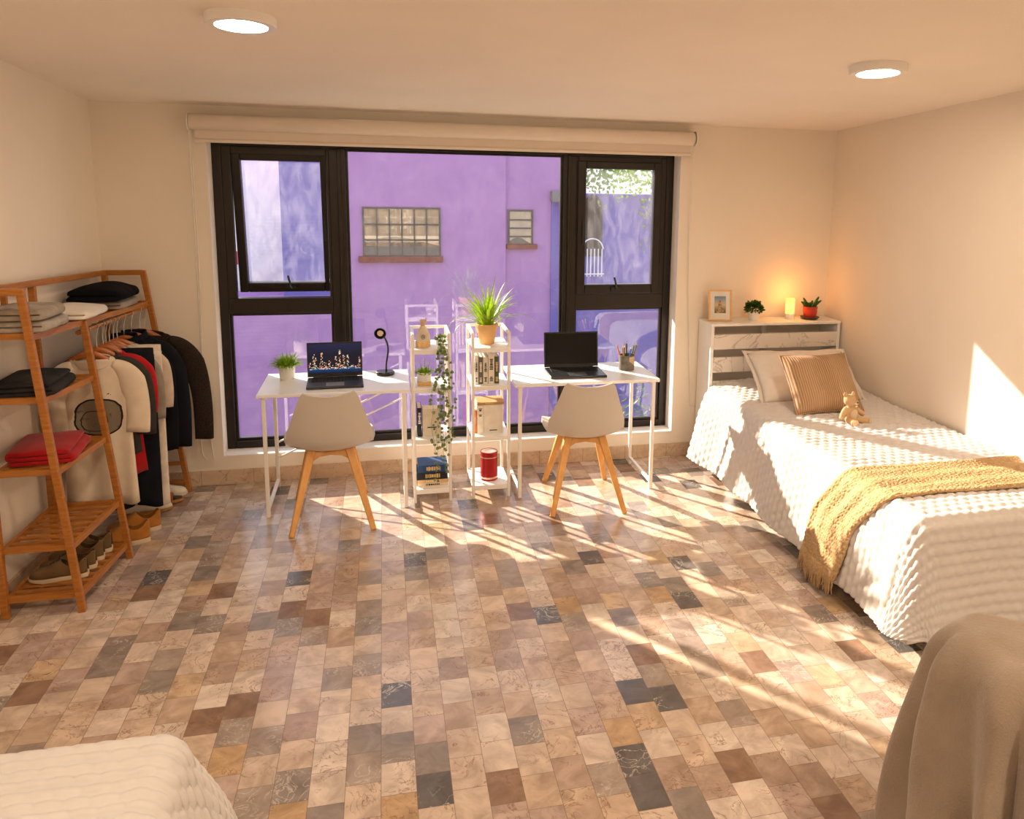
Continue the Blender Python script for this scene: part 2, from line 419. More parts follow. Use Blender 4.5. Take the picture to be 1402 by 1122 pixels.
def sash(x0, x1, z0, z1, tilt, gx0, gx1, gz0, gz1, handle_x):
    """top-hung sash opening outward at the bottom; built round its hinge line"""
    s = struct(bpy.data.objects.new('sash', None)); COL.objects.link(s); s.parent = win
    s.location = (0, FY + (.05 if tilt else .02), z1); s.rotation_euler = (tilt, 0, 0)
    b = MB()
    y0, y1 = -.03, .035
    b.box(x0, gx0, y0, y1, z0 - z1, 0); b.box(gx1, x1, y0, y1, z0 - z1, 0)
    b.box(gx0, gx1, y0, y1, gz1 - z1, 0); b.box(gx0, gx1, y0, y1, z0 - z1, gz0 - z1)
    b.build('sash_frame', 'black_frame', s, smooth=False, bevel=.006)
    b = MB(); b.box(gx0 - .005, gx1 + .005, .0, .006, gz0 - z1 - .005, gz1 - z1 + .005); b.build('glass_pane', 'glass_dirty', s, smooth=False)
    b = MB(); hz = z0 - z1 + .035
    b.box(handle_x - .035, handle_x + .03, -.045, -.03, hz - .012, hz + .012)
    b.tube(smooth_path([(handle_x, -.045, hz), (handle_x - .004, -.065, hz + .02), (handle_x - .014, -.07, hz + .06), (handle_x - .02, -.062, hz + .085)], 5), .007, 8)
    b.build('sash_handle', 'black', s)
    b = MB(); sx = gx1 + .02 if handle_x < 0 else gx0 - .02
    b.box(sx - .007, sx + .007, -.042, -.03, (z0 - z1) * .62, (z0 - z1) * .45); b.build('stay_plate', 'black', s, bevel=.002)
    return s
sash(-.926, -.342, 1.212, 2.135, .13, -.872, -.392, 1.275, 2.075, -.60)
sash(1.312, 1.925, 1.196, 2.125, .0, 1.372, 1.868, 1.262, 2.072, 1.60)

# ------------------------------------------------------------------ outside
def purple(name, a, b_):
    t = NT(name); o = t.co()
    n = t.noise(o, 1.6, 6, .65, .5); c = t.ramp(n, [(.3, a), (.7, b_)])
    s = t.ramp(t.noise(t.mapping(o, (1, 1, .6)), 3.5, 8, .75, 1.2), [(.60, (0, 0, 0)), (.74, (1, 1, 1))])
    c = t.mix(t.math('MULTIPLY', s, .35), c, (.72, .62, .80, 1))
    return t.done(t.bsdf(c, .9, 0, .1, n, .2, .02))
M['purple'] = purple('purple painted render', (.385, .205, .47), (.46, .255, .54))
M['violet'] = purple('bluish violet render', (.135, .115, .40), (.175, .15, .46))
M['far_white'] = plain('white render', (.88, .86, .87), .9, 0, .1, .05, 2)
M['far_brick'] = plain('brick sill', (.20, .055, .045), .85, 0, .2, .3, 9)
M['far_metal'] = plain('far window metal', (.06, .06, .07), .5, .3)
M['curtain_far'] = plain('yellowed curtain', (.50, .38, .24), .9, 0, .1, .25, 3)  # sky reflection in the far panes, painted as a beige sheet
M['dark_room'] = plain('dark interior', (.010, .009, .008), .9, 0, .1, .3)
M['far_glass'] = glass_mat('far window glass', 0)
M['paving'] = plain('courtyard paving', (.36, .33, .31), .9, 0, .1, .2, 2)
b = MB(); b.box(-14, 18, 6.1, 40, -3.05, -2.9); struct(b.build('ground', 'paving', smooth=False))
BY = 16.0
pb = thing('purple_building', 'purple painted building across the courtyard seen through the window', 'building', (0, BY, -2.9))
def P(x, z, dy=0): return (x, dy, z + 2.9)
b = MB(); b.box(-1.78, 2.26, 0, .8, 0, 6.6); b.box(2.26, 3.6, .1, .8, 0, 6.6)
b.build('wall', 'purple', pb, smooth=False)
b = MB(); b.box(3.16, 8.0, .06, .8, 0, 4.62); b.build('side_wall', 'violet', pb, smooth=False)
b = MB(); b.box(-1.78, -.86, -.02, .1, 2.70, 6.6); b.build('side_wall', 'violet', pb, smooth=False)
b = MB(); b.box(-6, -1.78, .02, .7, 0, 2.70); b.build('low_wall', 'purple', pb, smooth=False)
b = MB(); b.box(3.14, 3.45, -.12, .1, 4.46, 4.66); b.build('ledge', plain('grey ledge', (.2, .2, .2), .9), pb, smooth=False)
def far_window(x0, x1, z0, z1, nx, nz, y, label, curtain):
    f = MB(); z0 += 2.9; z1 += 2.9; w = .035
    fr_y = y - .04
    f.box(x0 - w, x1 + w, fr_y, y + .0, z1, z1 + w); f.box(x0 - w, x1 + w, fr_y, y, z0 - w, z0)
    f.box(x0 - w, x0, fr_y, y, z0, z1); f.box(x1, x1 + w, fr_y, y, z0, z1)
    for i in range(1, nx):
        x = lerp(x0, x1, i / nx); f.box(x - .014, x + .014, fr_y, y, z0, z1)
    for j in range(1, nz):
        z = lerp(z0, z1, j / nz); f.box(x0, x1, fr_y, y, z - .016, z + .016)
    o = f.build('window', 'far_metal', pb, smooth=False); o['label'] = label
    g = MB(); g.box(x0, x1, y - .020, y - .016, z0, z1); g.build('pane', 'far_glass', o, smooth=False)
    d = MB(); d.box(x0, x1, y - .006, y - .002, z0, z1); d.build('room_behind', 'dark_room', o, smooth=False)  # dark lower part of the reflection, painted as a sheet
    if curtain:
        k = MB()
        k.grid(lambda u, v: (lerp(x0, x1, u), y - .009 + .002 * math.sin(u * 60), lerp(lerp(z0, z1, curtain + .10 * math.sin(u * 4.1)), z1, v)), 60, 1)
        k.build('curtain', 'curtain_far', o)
    return o
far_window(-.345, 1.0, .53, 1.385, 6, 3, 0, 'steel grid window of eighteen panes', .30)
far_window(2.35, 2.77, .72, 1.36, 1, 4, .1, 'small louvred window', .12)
b = MB(); b.box(-.46, 1.07, -.11, .02, 3.30, 3.415); b.build('brick_sill', 'far_brick', pb, smooth=False, bevel=.01)
b = MB(); b.box(2.285, 2.88, -.02, .12, 3.54, 3.635); b.build('brick_sill', 'far_brick', pb, smooth=False, bevel=.01)
# barred doorway in the violet part
b = MB(); pts = [(3.78, .50)] + [(3.98 + .20 * math.cos(a), 1.45 + .25 * math.sin(a)) for a in [PI - k * PI / 10 for k in range(11)]] + [(4.18, .50)]
vs = [(x, .03, z + 2.9) for x, z in pts]; b.add(vs + [(x, .06, z) for x, y, z in vs], [tuple(range(len(vs)))])
o = b.build('doorway', 'dark_room', pb, smooth=False)
b = MB()
for k in range(6): b.tube([(3.80 + k * .075, -.0, 3.0), (3.80 + k * .075, .0, 3.55)], .012, 6)
b.tube([(3.76, 0, 3.55)] + [(3.98 + .21 * math.cos(a), 0, 3.55 + .2 * math.sin(a)) for a in [PI - k * PI / 10 for k in range(1, 10)]] + [(4.2, 0, 3.55)], .014, 6)
b.tube([(3.76, 0, 3.05), (4.22, 0, 3.05)], .014, 6)
b.build('door_grille', 'far_white', o)
wb = thing('white_building', 'bright white building beside the purple one, behind the open left sash', 'building', (0, 17.2, -2.9))
b = MB(); b.box(-9, -1.2, 0, .8, 0, 5.2); b.build('wall', 'far_white', wb, smooth=False)
b = MB(); b.box(-4.2, -2.62, -.03, 0, 3.15, 3.4); b.build('red_band', plain('red band paint', (.45, .06, .08), .8), wb, smooth=False)
# vines hanging over the violet wall
b = MB(); rnd = random.Random(3)
for k in range(520):
    x = rnd.uniform(3.75, 5.5); top = 2.35 + rnd.uniform(-.15, .1)
    lim = 1.72 if x < 4.9 else 1.0
    z = top - abs(rnd.gauss(0, .5)) * (top - lim); y = BY - rnd.uniform(.02, .22)
    a = rnd.uniform(0, 6.28); s = rnd.uniform(.03, .06); up = Vector((math.cos(a), rnd.uniform(-.4, .4), math.sin(a))) * s; sd = Vector((-math.sin(a), rnd.uniform(-.4, .4), math.cos(a))) * s * .5
    c = Vector((x, y, z)); b.add([c - up, c + sd, c + up, c - sd], [(0, 1, 2, 3)])
o = b.build('hanging_vine', 'leaf_mid', smooth=False); tag(o, 'green vine hanging over the violet wall outside the right sash', 'vine'); o['kind'] = 'stuff'
# bush just outside the right lower pane
b = MB()
for k in range(260):
    p = Vector((rnd.gauss(2.35, .16), rnd.gauss(7.6, .14), rnd.gauss(-.28, .18))); a = rnd.uniform(0, 6.28)
    d = Vector((math.cos(a), math.sin(a), rnd.uniform(-.2, .9))).normalized() * rnd.uniform(.05, .1); w = d.cross(Vector((0, 0, 1))).normalized() * .012
    b.add([p, p + d * .5 + w, p + d, p + d * .5 - w], [(0, 1, 2, 3)])
bush = thing('balcony_bush', 'leafy grey-green bush outside the lower right pane', 'plant', (0, 0, 0))
b.build('foliage', 'leaf_dark', bush, smooth=False)
b = MB(); b.lathe([(.02, -2.9), (.035, -2.0), (.025, -.3)], 8, (2.35, 7.6, 0)); b.build('stem', 'rack_wood', bush)

# ------------------------------------------------------------------ roller blind
bl = thing('roller_blind', 'cream double roller blind rolled up above the wide window', 'blind', (0, 5.52, 2.17))
b = MB(); b.lathe([(.0, -1.595), (.042, -1.595), (.046, -1.59), (.046, 1.575), (.042, 1.58), (0, 1.58)], 28, (.492, 0, .118), Matrix.Rotation(PI / 2, 3, 'Y')); b.build('roller', 'blind', bl)
b = MB(); b.box(-1.082, 2.062, .022, .026, .012, .11); b.build('fabric', 'blind', bl, smooth=False)
b = MB(); b.box(-1.085, 2.066, .012, .036, 0, .022); b.build('bottom_bar', 'blind', bl, bevel=.006)
for x in (-1.108, 2.085):
    b = MB(); b.lathe([(0, -.004), (.050, -.004), (.050, .004), (0, .004)], 24, (x, 0, .118), Matrix.Rotation(PI / 2, 3, 'Y')); b.box(x - .004, x + .004, 0, .08, .10, .168)
    b.build('end_bracket', 'cord', bl, bevel=.001)
b = MB()
b.tube(smooth_path([(-1.108, -.0, .10), (-1.118, .045, -.7), (-1.128, .066, -1.5), (-1.145, .066, -1.84)], 6), .0035, 6)
b.tube(smooth_path([(-1.103, .02, .10), (-1.106, .045, -.7), (-1.122, .066, -1.55), (-1.09, .066, -1.99)], 6), .0035, 6)
b.tube(smooth_path([(-1.155, .066, -1.60), (-1.158, .066, -1.92), (-1.13, .066, -2.0)], 6), .003, 6)
o = b.build('pull_cord', 'cord', bl)
b = MB(); b.tube(smooth_path([(2.088, .02, .08), (2.095, .06, -.8), (2.145, .066, -1.70), (2.155, .066, -1.785), (2.19, .066, -1.79)], 6), .0035, 6)
b.build('pull_cord', 'cord', bl)

# ------------------------------------------------------------------ ceiling lights
def ceiling_light(x, y, label):
    z = zc(x, y); t = thing('ceiling_light', label, 'ceiling light', (x, y, z), 0, 'round ceiling lights')
    t.rotation_euler = (-math.atan(.082), 0, 0)
    b = MB(); b.lathe([(.128, .004), (.128, -.030), (.124, -.036), (.095, -.036), (.093, -.030), (.093, .0)], 48, cap=False); b.build('rim', 'white_paint', t)
    b = MB(); b.lathe([(0, -.031), (.094, -.031), (.094, -.024), (0, -.024)], 48, cap=False); b.build('diffuser', 'lamp_glow', t)
    return t
M['lamp_glow'] = emit('warm lamp diffuser', (1.0, .80, .585), 100)
ceiling_light(-.505, 3.54, 'round glowing ceiling light nearer the clothes rack, at the upper left')
ceiling_light(2.20, 3.52, 'round glowing ceiling light above the bed, at the upper right')

# ------------------------------------------------------------------ sun, sky and added fill lamps
def light(name, typ, loc, energy, col, **kw):
    d = bpy.data.lights.new(name, typ); d.energy = energy; d.color = col
    for k, v in kw.items(): setattr(d, k, v)
    o = bpy.data.objects.new(name, d); COL.objects.link(o); o.location = loc; return o
az, el = math.radians(52.5), math.radians(22.4)
sd = Vector((math.cos(az) * math.cos(el), -math.sin(az) * math.cos(el), -math.sin(el)))
s = light('sun', 'SUN', (-4, 12, 8), 13.0, (1.0, .83, .62), angle=math.radians(.7)); s.rotation_euler = sd.to_track_quat('-Z', 'Y').to_euler()
for x, y in ((-.5, .7), (2.2, .7)):        # unseen fill lamps added behind the camera at ceiling height
    light('ceiling_lamp', 'AREA', (x, y, zc(x, y) - .05), 29, (1.0, .79, .565), shape='DISK', size=.2)
w = bpy.data.worlds.new('sky'); scene.world = w; w.use_nodes = True
wn = w.node_tree.nodes; wl = w.node_tree.links; bg = wn['Background']
tc = wn.new('ShaderNodeTexCoord'); sp = wn.new('ShaderNodeSeparateXYZ'); cr = wn.new('ShaderNodeValToRGB')
wl.new(tc.outputs['Generated'], sp.inputs[0]); wl.new(sp.outputs[2], cr.inputs[0]); wl.new(cr.outputs[0], bg.inputs[0])
cr.color_ramp.elements[0].position = 0.0; cr.color_ramp.elements[0].color = (.95, .92, .92, 1)
cr.color_ramp.elements[1].position = .6; cr.color_ramp.elements[1].color = (.62, .74, 1.0, 1)
bg.inputs[1].default_value = 1.0
scene.view_settings.view_transform = 'Standard'; scene.view_settings.look = 'None'
scene.view_settings.exposure = .52; scene.view_settings.gamma = 1; scene.view_settings.use_curve_mapping = False
# ------------------------------------------------------------------ desks
def desk(x0, x1, y0, y1, label, brace=True):
    t = thing('desk', label, 'desk', ((x0 + x1) / 2, (y0 + y1) / 2, 0), 0, 'white desks at the window')
    hx, hy = (x1 - x0) / 2, (y1 - y0) / 2
    b = MB(); b.box(-hx, hx, -hy, hy, .725, .745); b.build('tabletop', 'white_top', t, bevel=.003)
    for sx in (-1, 1):
        X = sx * (hx - .035)
        for sy in (-1, 1):
            b = MB(); b.beam((X, sy * (hy - .025), 0), (X, sy * (hy - .025), .726), .022, .022, (1, 0, 0)); b.build('leg', 'white_paint', t, bevel=.003)
        b = MB(); b.beam((X, -hy + .03, .05), (X, hy - .03, .05), .02, .02); b.build('foot_rail', 'white_paint', t, bevel=.003)
        b = MB(); b.beam((X, -hy + .03, .712), (X, hy - .03, .712), .02, .024); b.build('top_rail', 'white_paint', t, bevel=.003)
    if not brace: return t
    b = MB(); Y = hy - .03; X = hx - .04
    b.tube([(X, Y, .66), (-X, Y, .30)], .006, 8); b.tube([(X, Y - .006, .56), (-X, Y - .006, .20)], .006, 8)
    b.tube([(-X, Y, .60), (-X * .7, Y, .60)], .005, 8)
    b.build('rear_brace', 'white_paint', t)
    return t
desk(-.728, .132, 4.955, 5.50, 'white desk with black lamp and lit laptop, left of the shelf towers')
desk(.762, 1.700, 4.965, 5.50, 'white desk with dark laptop and pencil cup, right of the shelf towers', False)

# ------------------------------------------------------------------ shell chairs
SH = [  # s, y, z, half width, side lift (toward normal)
    (0, .205, .425, .150, .0), (.06, .215, .448, .19, .002), (.15, .17, .460, .240, .020), (.35, .03, .448, .256, .048), (.5, -.08, .434, .250, .056), (.58, -.135, .432, .237, .046),
    (.65, -.175, .452, .237, .055), (.71, -.203, .495, .238, .062), (.77, -.222, .55, .232, .056), (.84, -.243, .63, .205, .042), (.92, -.265, .72, .176, .026), (.97, -.278, .785, .156, .016), (1, -.284, .808, .138, .012)]
def shell_pt(u, v):
    y, z, hw, lift = interp(SH, v)
    a = interp(SH, max(0, v - .02)); c = interp(SH, min(1, v + .02))
    ty, tz = c[0] - a[0], c[1] - a[1]; L = math.hypot(ty, tz) or 1
    ny, nz = tz / L, -ty / L      # toward the sitter
    if nz < 0 and v < .5: ny, nz = -ny, -nz
    x = (2 * u - 1); k = abs(x) ** 2.2
    e = .0
    if v > .93: e = -.022 * (1 - x * x) * (v - .93) / .07       # dip in the top edge
    return Vector((x * hw, y + ny * lift * k, z + nz * lift * k + e))
def shell_nrm(u, v):
    e = .01
    a = shell_pt(min(1, u + e), v) - shell_pt(max(0, u - e), v); c = shell_pt(u, min(1, v + e)) - shell_pt(u, max(0, v - e))
    return a.cross(c).normalized()
def chair(x, y, rz, label):
    t = thing('shell_chair', label, 'chair', (x, y, 0), rz, 'white shell chairs at the desks')
    b = MB(); b.slab(shell_pt, 28, 56, shell_nrm, .012); b.build('seat_shell', 'shell', t, angle=60, bevel=0)
    b = MB()
    def cu(u, v):
        p = shell_pt(.5 + (u - .5) * .86, .06 + v * .46); edge = (1 - (2 * u - 1) ** 6) * (1 - (2 * v - 1) ** 6)
        return p + Vector((0, 0, .004 + .022 * edge))
    b.slab(cu, 16, 16, lambda u, v: (0, 0, 1), .004); b.build('seat_pad', 'white_top', t, angle=60)
    for sx in (-1, 1):
        for sy, tx, ty, fx, fy in ((1, .105, .115, .205, .295), (-1, .105, -.095, .222, -.305)):
            b = MB(); b.beam((sx * tx, ty, .432), (sx * fx, fy, 0), .048, .050, (0, 1, 0), .030, .030); b.build('leg', 'chair_wood', t, bevel=.006)
    for sy, ty in ((1, .115), (-1, -.095)):
        b = MB()
        vs = []
        for d in (-.011, .011):
            for px, pz in ((-.115, .425), (-.13, .36), (-.06, .395), (0, .402), (.06, .395), (.13, .36), (.115, .425), (0, .43)):
                vs.append((px, ty + d + sy * (.43 - pz) * .45, pz))
        n = 8; b.add(vs, [tuple(range(n)), tuple(range(2 * n - 1, n - 1, -1))] + [(i, i + n, (i + 1) % n + n, (i + 1) % n) for i in range(n)])
        b.build('cross_rail', 'chair_wood', t, bevel=.003)
    b = MB(); b.box(-.10, .10, -.10, .11, .420, .432); b.build('seat_plate', 'black', t, bevel=.002)
    return t
chair(-.332, 4.965, math.radians(3.5), 'white shell chair on beech legs facing the desk with the lit laptop')
chair(1.185, 4.935, math.radians(-4.5), 'white shell chair on beech legs facing the desk with the dark laptop')

# ------------------------------------------------------------------ shelf towers
ZS = (.075, .395, .718, .958)
def tower(x0, x1, y0, y1, label):
    t = thing('shelf_tower', label, 'shelf', ((x0 + x1) / 2, (y0 + y1) / 2, 0), 0, 'slim white shelf towers')
    hx, hy = (x1 - x0) / 2, (y1 - y0) / 2; w = .018
    for sx in (-1, 1):
        for sy in (-1, 1):
            b = MB(); X, Y = sx * (hx - w / 2), sy * (hy - w / 2); b.box(X - w / 2, X + w / 2, Y - w / 2, Y + w / 2, 0, 1.066); b.build('post', 'white_paint', t, bevel=.003)
        b = MB(); X = sx * (hx - w / 2); b.box(X - w / 2, X + w / 2, -hy + w, hy - w, 1.048, 1.066); b.build('top_rail', 'white_paint', t, bevel=.003)
    b = MB(); b.box(-hx + w, hx - w, hy - w, hy, 1.048, 1.066); b.build('top_rail', 'white_paint', t, bevel=.003)
    for z in ZS:
        b = MB(); b.box(-hx + .001, hx - .001, -hy + .002, hy - .002, z, z + .012)
        b.box(-hx + w, hx - w, -hy + .001, -hy + .012, z - .018, z); b.box(-hx + w, hx - w, hy - .012, hy - .001, z - .018, z)
        b.build('shelf_board', 'white_top', t, bevel=.002)
    return t
tower(.144, .378, 5.02, 5.33, 'slim white shelf tower holding the trailing ivy and the blue books')
tower(.502, .742, 5.02, 5.36, 'slim white shelf tower holding the spiky plant and the red tin')
def zs(k): return ZS[k] + .0122

# ------------------------------------------------------------------ plants
def blades(b, n, r0, lean, length, width, rnd, droop=.8, z0=0, seg=6, up=1.0, spread=1.0):
    for k in range(n):
        a = rnd.uniform(0, 2 * PI); l = length * rnd.uniform(.65, 1.0); e = lean * (rnd.random() ** .6) * spread
        d = Vector((math.cos(a), math.sin(a), 0)); s = Vector((-math.sin(a), math.cos(a), 0)); p = d * r0 * rnd.random() + Vector((0, 0, z0))
        ang = PI / 2 - e * .55; pts = []
        for i in range(seg + 1):
            f = i / seg; pts.append((p.copy(), width * rnd.uniform(.9, 1.1) * (1 - f) ** .7 * (.55 + 1.2 * f * (1 - f)) + .0004))
            ang -= droop * e * (f + .25) / seg * 2.0
            p = p + (d * math.cos(ang) + Vector((0, 0, math.sin(ang)))) * l / seg
        vs = []
        for i, (p, w) in enumerate(pts): vs += [p - s * w, p + Vector((0, 0, -w * .5)), p + s * w]
        b.add(vs, [(3 * i + j, 3 * i + j + 1, 3 * i + j + 4, 3 * i + j + 3) for i in range(seg) for j in (0, 1)])
def pot(b, r0, r1, h, rim=.0, n=32):
    b.lathe([(0, 0), (r0 * .94, 0), (r0, .004), (r1, h - rim), (r1 + (.004 if rim else 0), h - rim), (r1 + (.004 if rim else 0), h - .002), (r1 - .003, h), (r1 - .008, h - .004), (r1 - .011, h - .02), (0, h - .022)], n, cap=False)
def ball_leaves(b, c, R, n, size, rnd, zflat=1.0):
    c = Vector(c)
    for k in range(n):
        v = Vector((rnd.gauss(0, 1), rnd.gauss(0, 1), rnd.gauss(0, 1))).normalized()
        if v.z < -.45: v.z = -v.z * .5
        p = c + Vector((v.x * R, v.y * R, v.z * R * zflat)) * rnd.uniform(.55, 1.0)
        d = (v + Vector((rnd.uniform(-.6, .6), rnd.uniform(-.6, .6), rnd.uniform(-.2, .8)))).normalized(); w = d.cross(Vector((rnd.uniform(-1, 1), rnd.uniform(-1, 1), .3))).normalized()
        s = size * rnd.uniform(.7, 1.2); nn = d.cross(w) * s * .15
        b.add([p, p + d * s * .5 + w * s * .32 + nn, p + d * s, p + d * s * .5 - w * s * .32 + nn], [(0, 1, 2), (0, 2, 3)])

rnd = random.Random(11)
t = thing('potted_plant', 'bright green grassy plant in a white pot on the left desk', 'plant', (-.598, 5.345, .745))
b = MB(); pot(b, .043, .052, .088); b.build('pot', 'white_pot', t)
b = MB(); b.lathe([(0, .068), (.042, .070)], 24, cap=False); b.build('soil', 'soil', t)
b = MB(); blades(b, 300, .038, 1.35, .118, .0058, rnd, 1.0, .065); b.build('foliage', 'leaf_bright', t, angle=80)

t = thing('potted_spider_plant', 'spiky long-leaved green plant in a tan clay pot atop a shelf tower', 'plant', (.612, 5.16, zs(3)))
b = MB(); pot(b, .046, .066, .128, .022); b.build('pot', 'terracotta', t)
b = MB(); b.lathe([(0, .104), (.055, .106)], 24, cap=False); b.build('soil', 'soil', t)
b = MB(); rnd = random.Random(5); blades(b, 50, .03, 1.0, .31, .017, rnd, .75, .10, 9); blades(b, 20, .03, 1.55, .37, .010, rnd, 1.15, .10, 10)
b.build('foliage', 'leaf_bright', t, angle=80)

t = thing('succulent', 'small green succulent in a white pot on the left tower, beneath the knotted bag', 'plant', (.222, 5.12, zs(2)))
b = MB(); b.box(-.042, .042, -.042, .042, 0, .024); b.build('stand', 'frame_wood', t, bevel=.003)
b = MB(); b.lathe([(0, .0245), (.040, .0245), (.043, .030), (.044, .080), (.040, .082), (.037, .066), (0, .064)], 32, cap=False); b.build('pot', 'white_pot', t)
b = MB(); rnd = random.Random(2); blades(b, 150, .036, 1.25, .066, .007, rnd, .7, .058); b.build('foliage', 'leaf_bright', t, angle=80)
b = MB()
for k, (dx, l) in enumerate(((-.012, .10), (.004, .125), (.018, .09))):
    b.tube(smooth_path([(dx, .02, .064), (dx * 1.6, .026, .064 + l * .55), (dx * 2.4, .03, .064 + l)], 4), [.005, .005, .0046, .004, .0034, .003, .002, .0014, .0006], 6)
b.build('tall_spikes', 'leaf_pale', t)

# trailing ivy
t = thing('trailing_ivy', 'variegated ivy trailing from the top of the left shelf tower', 'plant', (.325, 5.17, zs(3)))
b = MB(); pot(b, .026, .033, .05); b.build('pot', 'white_pot', t)
b = MB(); lf = MB(); rnd = random.Random(21)
for k in range(7):
    L = (.93, .62, .80, .50, .70, .86, .42, .58, .34, .22)[k]; x0 = rnd.uniform(-.035, .045)
    pts = [(x0 * .4, 0, .05), (x0 * .8, -.08, .075), (x0, -.165, .02)]
    z = .02; x = x0
    while z > -L * .88:
        z -= .06; x += rnd.uniform(-.012, .013) * (1.1 if z > -.4 else .9); pts.append((x, -.166 - rnd.uniform(0, .014), z))
    sp = smooth_path(pts, 4); b.tube(sp, .0011, 5)
    for i, p in enumerate(sp):
        if i < 4 or rnd.random() < .42: continue
        a = rnd.uniform(0, 2 * PI); d = Vector((math.cos(a), -abs(math.sin(a)) * .4, rnd.uniform(-.9, .2))).normalized()
        s = rnd.uniform(.014, .023); w = d.cross(Vector((.1, -1, .15))).normalized(); q = p + d * .006
        lf.add([q, q + d * s * .2 + w * s * .5, q + d * s * .65 + w * s * .42, q + d * s * 1.1, q + d * s * .65 - w * s * .42, q + d * s * .2 - w * s * .5], [(0, 1, 2, 3), (0, 3, 4, 5)])
b.build('vine_stems', 'leaf_mid', t); lf.build('leaves', 'leaf_ivy', t, angle=80)

# knotted bag
M['burlap'] = fabric('printed cream cloth', (.66, .56, .44), 300)
M['ink'] = plain('dark print', (.03, .025, .02), .8)
t = thing('knotted_bag', 'cream cloth bag tied with tan ribbon on top of the left shelf tower', 'bag', (.218, 5.12, zs(3)))
b = MB(); b.lathe([(0, 0), (.040, 0), (.042, .004), (.043, .05), (.040, .075), (.030, .10), (.016, .125), (.010, .137), (.013, .150), (.019, .165), (.014, .166), (0, .15)], 28, cap=False); b.build('pouch', 'burlap', t)
b = MB(); b.lathe([(.0436, .002), (.0446, .004), (.0446, .034), (.0438, .036)], 28, cap=False); b.build('band', 'frame_wood', t)
b = MB(); b.lathe([(.0135, .130), (.0150, .134), (.0135, .138)], 16, cap=False); b.tube(smooth_path([(0, -.013, .134), (.012, -.018, .15), (.02, -.016, .168), (.016, -.014, .178)], 5), .004, 6); b.tube(smooth_path([(0, -.013, .134), (-.012, -.02, .15), (-.008, -.018, .172)], 5), .0035, 6); b.build('ribbon', 'terracotta', t)
b = MB()
for k in range(16):
    a0 = 2 * PI * k / 16; b.tube([(.010 * math.cos(a0), -.0425 + .0001 * k, .067 + .013 * math.sin(a0)), (.010 * math.cos(a0 + .4), -.0425, .067 + .013 * math.sin(a0 + .4))], .0014, 5)
b.ell((0, -.042, .067), (.004, .002, .005), 8, 6); b.build('round_print', 'ink', t)

# ------------------------------------------------------------------ books
BK = {}
def bcol(c):
    if c not in BK: BK[c] = plain('book cover %d' % len(BK), c, .55, 0, .4, .08, 20)
    return BK[c]
M['paper'] = plain('book pages', (.80, .72, .58), .9, 0, .1, .06, 200)
M['gilt'] = plain('spine lettering', (.72, .52, .22), .5)
def book(name, label, loc, th, dep, h, col, lie=False, rz=0, group=None, mark='gilt', marks=((.3, .7),)):
    """standing: spine faces -y; th along x, dep along y, h up. lying: spine faces -y, th up, h along x"""
    t = thing(name, label, 'book', loc, rz, group)
    def bx(b, x0, x1, y0, y1, z0, z1):
        if lie: b.box(z0 - h / 2, z1 - h / 2, y0, y1, x0 + th / 2, x1 + th / 2)
        else: b.box(x0, x1, y0, y1, z0, z1)
    c = .0025
    b = MB(); bx(b, -th / 2, -th / 2 + c, 0, dep, 0, h); bx(b, th / 2 - c, th / 2, 0, dep, 0, h); bx(b, -th / 2 + c, th / 2 - c, 0, c, 0, h); b.build('cover', bcol(col), t, smooth=False)
    b = MB(); bx(b, -th / 2 + c, th / 2 - c, c, dep - .004, .003, h - .003); b.build('pages', 'paper', t, smooth=False)
    b = MB(); r = random.Random(hash(label) % 1000 if False else len(label) * 7)
    for z0, z1 in marks:
        z = z0 * h
        while z < z1 * h - .004:
            l = r.uniform(.004, .011); w = th * r.uniform(.18, .30); bx(b, -w, w, -.0008, .0004, z, min(z + l, z1 * h)); z += l + r.uniform(.002, .004)
    b.build('spine_lettering', mark, t, smooth=False)
    return t
z = zs(1)
book('book', 'black-spined book standing at the left of the white one under the succulent', (.188, 5.085, z), .026, .15, .185, (.015, .02, .022), mark='far_white', marks=((.45, .85),), group='books on the left tower')
book('book', 'cream book turned cover-out beside the black spine on the left tower', (.263, 5.09, z), .112, .10, .175, (.74, .66, .54), mark='ink', marks=((.3, .35),), group='books on the left tower')
z = zs(0)
for lab, th, h, dep, col, mk, dx in (
    ('thin cream book at the bottom of the stack with the blue book', .020, .185, .17, (.76, .64, .46), 'ink', .0),
    ('thin tan book under the navy one at the foot of the left tower', .022, .190, .17, (.68, .46, .24), 'paper', .002),
    ('navy black thick book under the blue one on the lowest shelf', .048, .190, .17, (.012, .015, .028), 'gilt', -.002),
    ('blue book lying topmost of the stack on the lowest shelf', .046, .182, .165, (.018, .065, .20), 'gilt', .003)):
    book('book', lab, (.262 + dx, 5.075, z), th, dep, h, col, True, 0, 'books on the left tower', mk, ((.28, .75),)); z += th
z = zs(2)
for lab, x, th, h, col, mk in (
    ('white slim book leftmost in the row under the spiky plant', .538, .022, .178, (.76, .72, .64), 'ink'),
    ('dark grey-spined book second from left under the spiky plant', .564, .026, .172, (.13, .12, .11), 'paper'),
    ('ivory book in the middle of the row under the spiky plant', .594, .030, .170, (.72, .66, .55), 'ink'),
    ('tall pale book second from right under the spiky plant', .630, .036, .198, (.80, .74, .64), 'ink'),
    ('dark green-spined book rightmost in the row under the spiky plant', .664, .026, .172, (.09, .11, .05), 'gilt')):
    book('book', lab, (x, 5.075, z), th, .15, h, col, False, 0, 'books under the spiky plant', mk, ((.08, .25), (.45, .8)))
z = zs(1)
book('book', 'orange book at the left of the white volumes above the red tin', (.533, 5.10, z), .014, .16, .15, (.80, .24, .05), mark='paper', marks=((.4, .7),), group='volumes above the red tin')
